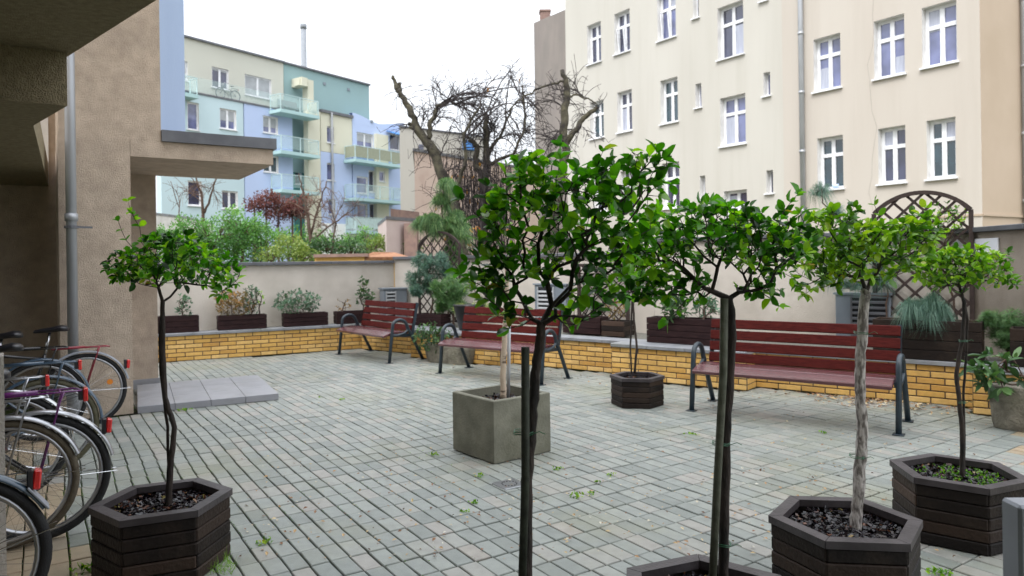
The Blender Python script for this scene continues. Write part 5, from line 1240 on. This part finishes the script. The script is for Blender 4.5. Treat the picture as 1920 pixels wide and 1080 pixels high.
# ---------------------------------------------------------------- bushes behind the far wall
def bush(label, m, Y, blobs, n, L_, seed, name='bush', base_z=.9, wd=.7, stems=True, fill=True, cat='bush'):
    r = random.Random(seed); c0 = W(blobs[0][0], blobs[0][1], Y); t = thing(name, label, cat, (c0.x, Y, base_z)); mb = MB()
    sb = MB(); tw_ = sum(b[2]*b[3] for b in blobs)
    for (px, py, rx, ry) in blobs:
        c = W(px, py, Y)+Vector((0, r.uniform(-.4, .4), 0)); a_, b_ = rx/FPX*Y, ry/FPX*Y
        ph = [r.random()*6.28 for _ in range(6)]
        k = int(n*rx*ry/tw_)
        # leaf clumps
        nc = max(6, k//34)
        for _ in range(nc):
            v = rv(r).normalized()
            bumpy = 1+.16*math.sin(v.x*7+ph[0])*math.sin(v.z*8+ph[1])+.1*math.sin(v.y*11+ph[2]+v.z*5)
            rad = bumpy*(r.uniform(.62, 1.02) if r.random() < .8 else r.uniform(.2, .7))
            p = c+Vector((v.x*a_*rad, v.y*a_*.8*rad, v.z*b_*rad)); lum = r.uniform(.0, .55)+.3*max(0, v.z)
            if stems and r.random() < .5: sb.tube([c+Vector((v.x*a_*.2, v.y*a_*.2, v.z*b_*.2-.1)), c.lerp(p, .6)+Z_*.05, p], [.018, .01, .005], 4, cap=False)
            for _ in range(34):
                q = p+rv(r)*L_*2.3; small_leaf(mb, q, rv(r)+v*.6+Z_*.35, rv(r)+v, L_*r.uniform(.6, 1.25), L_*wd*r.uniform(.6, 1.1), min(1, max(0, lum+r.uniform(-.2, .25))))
        sb.tube([Vector((c.x, c.y, base_z)), Vector((c.x, c.y, max(base_z+.1, c.z-b_*.2)))], [.05, .03], 5)
    if stems: sb.build('stems', M['bark_brown'], t)
    mb.build('foliage', M[m], t); return t
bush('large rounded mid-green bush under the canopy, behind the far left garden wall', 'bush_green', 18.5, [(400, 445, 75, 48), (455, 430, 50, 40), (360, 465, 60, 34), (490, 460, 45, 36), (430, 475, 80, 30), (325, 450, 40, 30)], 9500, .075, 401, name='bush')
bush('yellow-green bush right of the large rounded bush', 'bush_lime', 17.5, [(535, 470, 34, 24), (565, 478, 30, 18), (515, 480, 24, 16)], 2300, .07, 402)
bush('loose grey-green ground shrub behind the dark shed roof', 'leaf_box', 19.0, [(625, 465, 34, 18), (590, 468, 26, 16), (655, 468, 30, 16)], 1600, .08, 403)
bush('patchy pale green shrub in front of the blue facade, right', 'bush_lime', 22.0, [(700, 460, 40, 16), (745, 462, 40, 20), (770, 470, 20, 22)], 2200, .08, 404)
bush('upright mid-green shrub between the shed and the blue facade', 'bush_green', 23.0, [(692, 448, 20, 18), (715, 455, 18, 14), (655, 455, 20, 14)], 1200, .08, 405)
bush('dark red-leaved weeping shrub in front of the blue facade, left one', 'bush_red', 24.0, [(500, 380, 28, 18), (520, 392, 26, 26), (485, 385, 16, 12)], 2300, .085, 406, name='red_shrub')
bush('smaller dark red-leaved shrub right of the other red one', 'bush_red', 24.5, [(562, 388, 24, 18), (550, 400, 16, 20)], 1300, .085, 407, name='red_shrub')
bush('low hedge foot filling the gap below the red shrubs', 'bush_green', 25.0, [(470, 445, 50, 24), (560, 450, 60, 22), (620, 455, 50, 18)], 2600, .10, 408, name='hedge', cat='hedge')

# ---------------------------------------------------------------- litter and weeds
r = random.Random(9); mb = MB()
def lit(p, L_, a_):
    d = Vector((r.uniform(-1, 1), r.uniform(-1, 1), r.uniform(-.1, .3))); small_leaf(mb, Vector((p.x, p.y, .004+r.uniform(0, .008))), d, Z_+rv(r)*.5, L_, L_*.6, a_)
for _ in range(1300):
    p = G(r.uniform(450, 1900), r.uniform(690, 1050))
    if not behind_walls(p): lit(p, r.uniform(.010, .032), r.random()**.6)
for _ in range(330):
    s_ = r.gauss(0, 1); p = RW0+RWd*(.9+.7*r.random()+s_*.35)+RWn*(.05+abs(r.gauss(0, .22)))
    if not behind_walls(p): lit(p, r.uniform(.02, .06), r.uniform(.15, .9))
for _ in range(160):
    p = RW0+RWd*r.uniform(-5, 2)+RWn*(PRO+.02+abs(r.gauss(0, .3)))
    if not behind_walls(p): lit(p, r.uniform(.015, .04), r.random())
kind(mb.build('fallen_leaves', M['litter']), 'stuff')['label'] = 'small fallen leaves scattered over the paving, thickest under the large bench'
mb = MB(); wpx = [(812, 853, .9), (1082, 930, 1.0), (1147, 890, .6), (1110, 925, .6), (1045, 880, .7), (890, 943, .6), (495, 1018, .9), (600, 745, .5), (160, 1068, 1.2), (345, 770, 1.2), (900, 893, .7), (1297, 815, .8), (1765, 1075, 1.1), (640, 750, .6), (1120, 905, .5), (870, 960, .5), (1230, 1070, .9), (1545, 812, .6)]
for (x, y, s_) in wpx:
    p = G(x, y)
    for _ in range(int(26*s_)):
        q = p+Vector((r.gauss(0, .025*s_), r.gauss(0, .02*s_), .002)); small_leaf(mb, q, rv(r)*1.0+Z_*.5, Z_+rv(r), .022*s_+.006, .015, r.random())
for _ in range(2300):   # moss along joints
    x, y = r.uniform(120, 900), r.uniform(745, 1079)
    if r.random() < (x-300)/900: continue
    p = G(x, y); u_ = p.dot(Ru); k = round(u_/nR)*nR-.0; p2 = p+Ru*(k-u_)
    small_leaf(mb, Vector((p2.x, p2.y, -.006)), rv(r)+Z_*.9, Z_+rv(r), r.uniform(.005, .011), .005, r.random()*.6)
for _ in range(110):    # grass beside the lower-left planter
    p = G(r.uniform(375, 440), r.uniform(1050, 1078)); d = rv(r)+Z_*1.1; L_ = r.uniform(.04, .11); s_ = d.orthogonal().normalized()*.0014; e_ = p+d.normalized()*L_
    mb.add([p-s_, p+s_, e_-Z_*.02], [(0, 1, 2)], .6)
kind(mb.build('weeds', M['leaf_bright']), 'stuff')['label'] = 'tiny weeds and moss growing in the joints of the paving'

# ---------------------------------------------------------------- bicycles
BG = 'bicycles parked side by side at the left'
def make_bike(label, hub, rz, lean=0, frame='paint_black', fender='alu', tyre='rubber', rack='alu', rackz=.80, saddle=True, light=None, rreflect=True, R=.345, diamond=True, fend_arc=(-35, 170), skirt=False, wreflect=False, chainw=None, fl=.028, tw=.021, mudflap=False):
    t = thing('bicycle', label, 'bicycle', (hub.x, hub.y, 0), rz, None); t.rotation_euler = (lean, 0, rz)
    wb = 1.07; r = random.Random(int(hub.x*999))
    def wheel(cx):
        mb = MB(); N_ = 44
        mb.tube([(cx+math.cos(a_)*(R-tw), 0, R+math.sin(a_)*(R-tw)) for a_ in [k/N_*6.2832 for k in range(N_)]], tw, 9, closed=True); wo_ = mb.build('wheel', M[tyre], t, True, world=False)
        rm = MB(); rr = R-tw*2-.006
        for y in (-.011, .011):
            pass
        vs = []; fs = []
        for k in range(N_):
            a_ = k/N_*6.2832; c, s_ = math.cos(a_), math.sin(a_)
            for (q, y) in ((rr+.012, -.013), (rr+.012, .013), (rr-.008, .009), (rr-.008, -.009)): vs.append((cx+c*q, y, R+s_*q))
        for k in range(N_):
            for i in range(4): fs.append((k*4+i, k*4+(i+1) % 4, ((k+1) % N_)*4+(i+1) % 4, ((k+1) % N_)*4+i))
        rm.add(vs, fs); rm.build('rim', M['alu'], wo_, True, world=False)
        sp_ = MB()
        for k in range(32):
            a_ = k/32*6.2832; s2 = 1 if k % 2 else -1; h_ = a_+(.9 if (k//2) % 2 else -.9)
            sp_.tube([(cx+math.cos(h_)*.024, s2*.028, R+math.sin(h_)*.024), (cx+math.cos(a_)*(rr-.004), 0, R+math.sin(a_)*(rr-.004))], .0011, 4, cap=False)
        sp_.build('spokes', M['chrome'], wo_, world=False)
        hb = MB(); hb.tube([(cx, -.05, R), (cx, -.032, R), (cx, -.03, R), (cx, .03, R), (cx, .032, R), (cx, .05, R)], [.008, .01, .026, .026, .01, .008], 12); hb.tube([(cx, -.028, R), (cx, .028, R)], .02, 12); hb.build('hub', M['chrome'], wo_, world=False)
        if wreflect:
            q = MB(); q.tube([(cx-.20, -.014, R+.06), (cx-.20, .014, R+.06)], .026, 14); q.build('spoke_reflector', M['reflector_orange'], wo_, world=False)
    wheel(0); wheel(wb)
    def mud(cx, a0, a1):
        mb = MB(); N_ = 26; Rf = R+.018; vs = []; fs = []; prof = [(-fl, -.010), (-fl*.8, .001), (-fl*.35, .007), (fl*.35, .007), (fl*.8, .001), (fl, -.010)]
        for k in range(N_+1):
            a_ = math.radians(a0+(a1-a0)*k/N_)
            for (y, q) in prof: vs.append((cx+math.cos(a_)*(Rf+q), y, R+math.sin(a_)*(Rf+q)))
            for (y, q) in prof[::-1]: vs.append((cx+math.cos(a_)*(Rf+q-.0025), y*.94, R+math.sin(a_)*(Rf+q-.0025)))
        m_ = 12
        for k in range(N_):
            for i in range(m_): fs.append((k*m_+i, k*m_+(i+1) % m_, (k+1)*m_+(i+1) % m_, (k+1)*m_+i))
        mb.add(vs, fs); mo = mb.build('mudguard', M[fender], t, True, world=False)
        s_ = MB()
        a_ = math.radians(a0+14 if cx == 0 else a1-14)
        for y in (-.034, .034): s_.tube([(cx, y*1.3, R), (cx+math.cos(a_)*(Rf+.01), y, R+math.sin(a_)*(Rf+.01))], .0022, 5)
        s_.build('mudguard_stay', M['chrome'], mo, world=False)
        return mo
    # +x is the front; the rear overhang is at -x
    if fender: 
        mud(0, 180-fend_arc[0], 180-fend_arc[1]); mud(wb, 170, 30)
    bb = (.44, 0, .28); st_ = (.33, 0, .62); ht = (.90, 0, .78); hb_ = (.935, 0, .66); f = MB()
    f.tube([bb, st_, (.31, 0, .70)], .0155, 10); f.tube([hb_, ht, (.885, 0, .83)], .018, 10)
    if diamond: f.tube([(.325, 0, .665), (.905, 0, .765)], .0145, 10); f.tube([bb, hb_], .017, 10)
    else: f.tube([(.38, 0, .46), (.62, 0, .52), (.91, 0, .735)], .0155, 10); f.tube([bb, (.70, 0, .42), hb_], .017, 10)
    for y in (-.045, .045):
        f.tube([(0, y, R), bb], .009, 8); f.tube([(0, y, R), (.32, y*.35, .64)], .0075, 8)
    f.build('frame', M[frame], t, True, world=False)
    fk = MB()
    for y in (-.045, .045): fk.tube([(hb_[0], 0, hb_[2]-.02), (.95, y, .60), (1.0, y, .45), (wb, y, R)], .0105, 8)
    fk.build('fork', M[frame], t, True, world=False)
    sp2 = MB(); sp2.tube([(.31, 0, .70), (.27, 0, .90)], .0125, 10); sp2.build('seat_post', M['chrome'], t, True, world=False)
    if saddle:
        sd3 = MB(); prof = [(-.13+.27, .065, .92), (.10, .085, .93), (.16, .10, .925)]
        rings = []
        for (x, w_, z, th) in ((.12, .02, .925, .02), (.14, .075, .935, .045), (.19, .085, .94, .05), (.25, .05, .93, .04), (.33, .026, .925, .032), (.385, .018, .92, .02), (.395, .004, .915, .006)):
            rings.append([(x, math.cos(k/12*6.283)*w_, z+math.sin(k/12*6.283)*th*.5-(.01 if math.sin(k/12*6.283) < 0 else 0)) for k in range(12)])
        vs = [p for g in rings for p in g]; fs = [(i*12+k, i*12+(k+1) % 12, (i+1)*12+(k+1) % 12, (i+1)*12+k) for i in range(6) for k in range(12)]+[tuple(range(12))[::-1], tuple(range(72, 84))]
        sd3.add(vs, fs); sd3.build('saddle', M['saddle'], t, True, world=False)
    hb2 = MB(); hb2.tube([(.885, 0, .83), (.875, 0, .98)], .012, 8)
    for s_ in (-1, 1): hb2.tube([(.875, 0, .98), (.90, s_*.12, .99), (.88, s_*.22, 1.0), (.78, s_*.27, .985), (.70, s_*.28, .98)], .011, 8)
    ho = hb2.build('handlebar', M['chrome'], t, True, world=False)
    for s_ in (-1, 1):
        g = MB(); g.tube([(.79, s_*.27, .987), (.70, s_*.28, .98), (.665, s_*.28, .978)], .0165, 10); g.build('grip', M['saddle'], ho, True, world=False)
        g = MB(); g.tube([(.83, s_*.25, .97), (.76, s_*.27, .95), (.72, s_*.275, .945)], .006, 6); g.build('brake_lever', M['alu'], ho, True, world=False)
    cb = MB()
    for s_ in (-1, 1): cb.tube([(.83, s_*.24, .97), (.90, s_*.18, .90), (.99, s_*.06, .84), (.96, s_*.02, .70)], .0028, 5)
    cb.build('cable', M['saddle'], ho, world=False)
    cr = MB(); N_ = 24
    cr.tube([(bb[0]+math.cos(k/N_*6.283)*.088, -.045, bb[2]+math.sin(k/N_*6.283)*.088) for k in range(N_)], .005, 5, closed=True)
    for k in range(5): a_ = k*1.2566; cr.tube([(bb[0], -.045, bb[2]), (bb[0]+math.cos(a_)*.086, -.045, bb[2]+math.sin(a_)*.086)], .006, 5)
    for s_ in (-1, 1): cr.tube([(bb[0], s_*.06, bb[2]), (bb[0]+s_*.10, s_*.075, bb[2]-s_*.13)], .009, 6)
    cr.tube([(bb[0], -.06, bb[2]), (bb[0], .06, bb[2])], .018, 8); co = cr.build('crank', M['chrome'], t, world=False)
    for s_ in (-1, 1): p = MB(); p.box(bb[0]+s_*.10-.045, bb[0]+s_*.10+.045, s_*.11-.035, s_*.11+.035, bb[2]-s_*.13-.01, bb[2]-s_*.13+.01, bev=.003); p.build('pedal', M['saddle'], co, world=False)
    cn_ = MB(); pts = [(0, -.045, R+.035), (bb[0], -.045, bb[2]+.09)]; cn_.tube(pts, .004, 5); cn_.tube([(0, -.045, R-.035), (bb[0], -.045, bb[2]-.09)], .004, 5); cn_.build('chain', M['flashing'], t, world=False)
    if skirt: q = MB(); q.prism([(0, .0), (0, 0), (0, 0)], 0, 0) if False else q.bar((.02, -.052, R+.03), (.5, -.052, bb[2]+.07), .006, .09, bev=.002); q.build('chain_guard', M[frame], t, world=False)
    if rack:
        k_ = MB(); z = rackz; w_ = .055
        for y in (-w_, w_): k_.tube([(.26, y, z), (-.10, y, z), (-.17, y*.9, z), (-.20, y*.5, z-.005)], .0055, 7)
        k_.tube([(-.20, -w_*.5, z-.005), (-.20, w_*.5, z-.005)], .0055, 7)
        for x in (.2, .05, -.1): k_.tube([(x, -w_, z), (x, w_, z)], .0045, 6)
        for y in (-1, 1): k_.tube([(-.12, y*w_, z), (-.10, y*w_*1.1, z-.05), (0, y*.055, R+.01)], .0055, 7)
        k_.tube([(.0, 0, z+.004), (.26, 0, z+.006)], .012, 6)
        ro = k_.build('rack', M[rack], t, True, world=False)
        if rreflect:
            q = MB(); q.hexa((-.222, 0, z-.03), (.012, 0, 0), (0, .036, 0), (0, 0, .038), .5, .008); q.build('rear_reflector', M['reflector'], ro, world=False)
            q = MB(); q.hexa((-.200, 0, z-.03), (.012, 0, 0), (0, .03, 0), (0, 0, .03), .5, .005); q.build('reflector_bracket', M['saddle'], ro, world=False)
    if light:
        a_ = math.radians(180-light); x, z = math.cos(a_)*(R+.05), R+math.sin(a_)*(R+.05); q = MB()
        q.hexa((x, 0, z), (.011, 0, 0), (0, .026, 0), (0, 0, .044), .5, .006); q.build('light_housing', M['saddle'], t, world=False)
        q = MB(); q.hexa((x-.024, 0, z), (.014, 0, .003), (0, .025, 0), (-.004, 0, .040), .5, .006); q.build('rear_reflector', M['reflector'], t, world=False)
    if mudflap:
        a_ = math.radians(180-(fend_arc[0]+8)); q = MB(); x, z = math.cos(a_)*(R+.022), R+math.sin(a_)*(R+.022); d = Vector((math.sin(a_), 0, -math.cos(a_)))
        q.hexa((x, 0, z), d*.06, (0, .04, 0), (d.z*.004, 0, -d.x*.004), .5, .003); q.build('mud_flap', M['paint_grey'], t, world=False)
    return t
RZ = math.atan2(-R_.y, -R_.x)
def hubp(px, Y): p = W(px, 800, Y); return V2(p.x, Y)
make_bike('bicycle with bright red rear carrier and orange spoke reflector, farthest against the building', hubp(161, 6.62), RZ+.02, .03, frame='paint_black', rack='paint_red', fender='paint_grey', rackz=.745, light=33, wreflect=True, rreflect=False, fend_arc=(12, 130))
make_bike('black bicycle with dark grey mudguard, second from the building', hubp(78, 6.15), RZ-.03, -.04, frame='paint_black', fender='paint_blue', rack='paint_black', rackz=.80, rreflect=False, fend_arc=(-8, 140))
make_bike('blue-grey bicycle with olive rear tyre and small red carrier reflector', hubp(84, 5.15), RZ+.02, .03, frame='paint_blue', fender='paint_blue', tyre='rubber_olive', rack='paint_blue', rackz=.80, diamond=False, fend_arc=(-5, 130), tw=.022)
make_bike('bicycle with purple carrier, silver mudguard and a large red rear lamp', hubp(72, 3.9), RZ, .0, frame='paint_black', fender='alu', rack='paint_purple', rackz=.81, light=38, fend_arc=(12, 140), diamond=False, tw=.023)
make_bike('dark bicycle with chrome mudguard, squeezed between the olive-tyred one and the purple-carrier one', hubp(12, 4.55), RZ+.04, .05, frame='paint_maroon', fender='chrome', tyre='rubber', rack='alu', rackz=.78, fend_arc=(-5, 140), tw=.022)
make_bike('maroon bicycle with silver mudguard and brownish rear tyre, just inside the pale wall end', hubp(6, 3.78), RZ-.02, -.02, frame='paint_maroon', fender='alu', tyre='rubber_tan', rack='alu', rackz=.80, rreflect=False, fend_arc=(20, 140), diamond=False)
make_bike('nearest bicycle at the lower left corner with grey mud flap and red rear lamp', hubp(-104, 2.75), RZ+.03, 0, frame='paint_black', fender='paint_blue', rack=None, light=47, fend_arc=(28, 140), tw=.024, mudflap=True)
tq, zq = pp.hit(440, 190, -.5); hq = pp.pos(tq, 0, -.42)
tb2 = make_bike('dark bicycle standing on the roof terrace of the pastel apartment block', V2(hq.x, hq.y), math.atan2(-PU.y, -PU.x), 0, frame='paint_black', fender='paint_black', rack='paint_black')
for o_ in list(C.objects):
    if o_.get('category') == 'bicycle' and o_ != tb2: o_['group'] = BG
tb2.location.z = F1[3]+.12
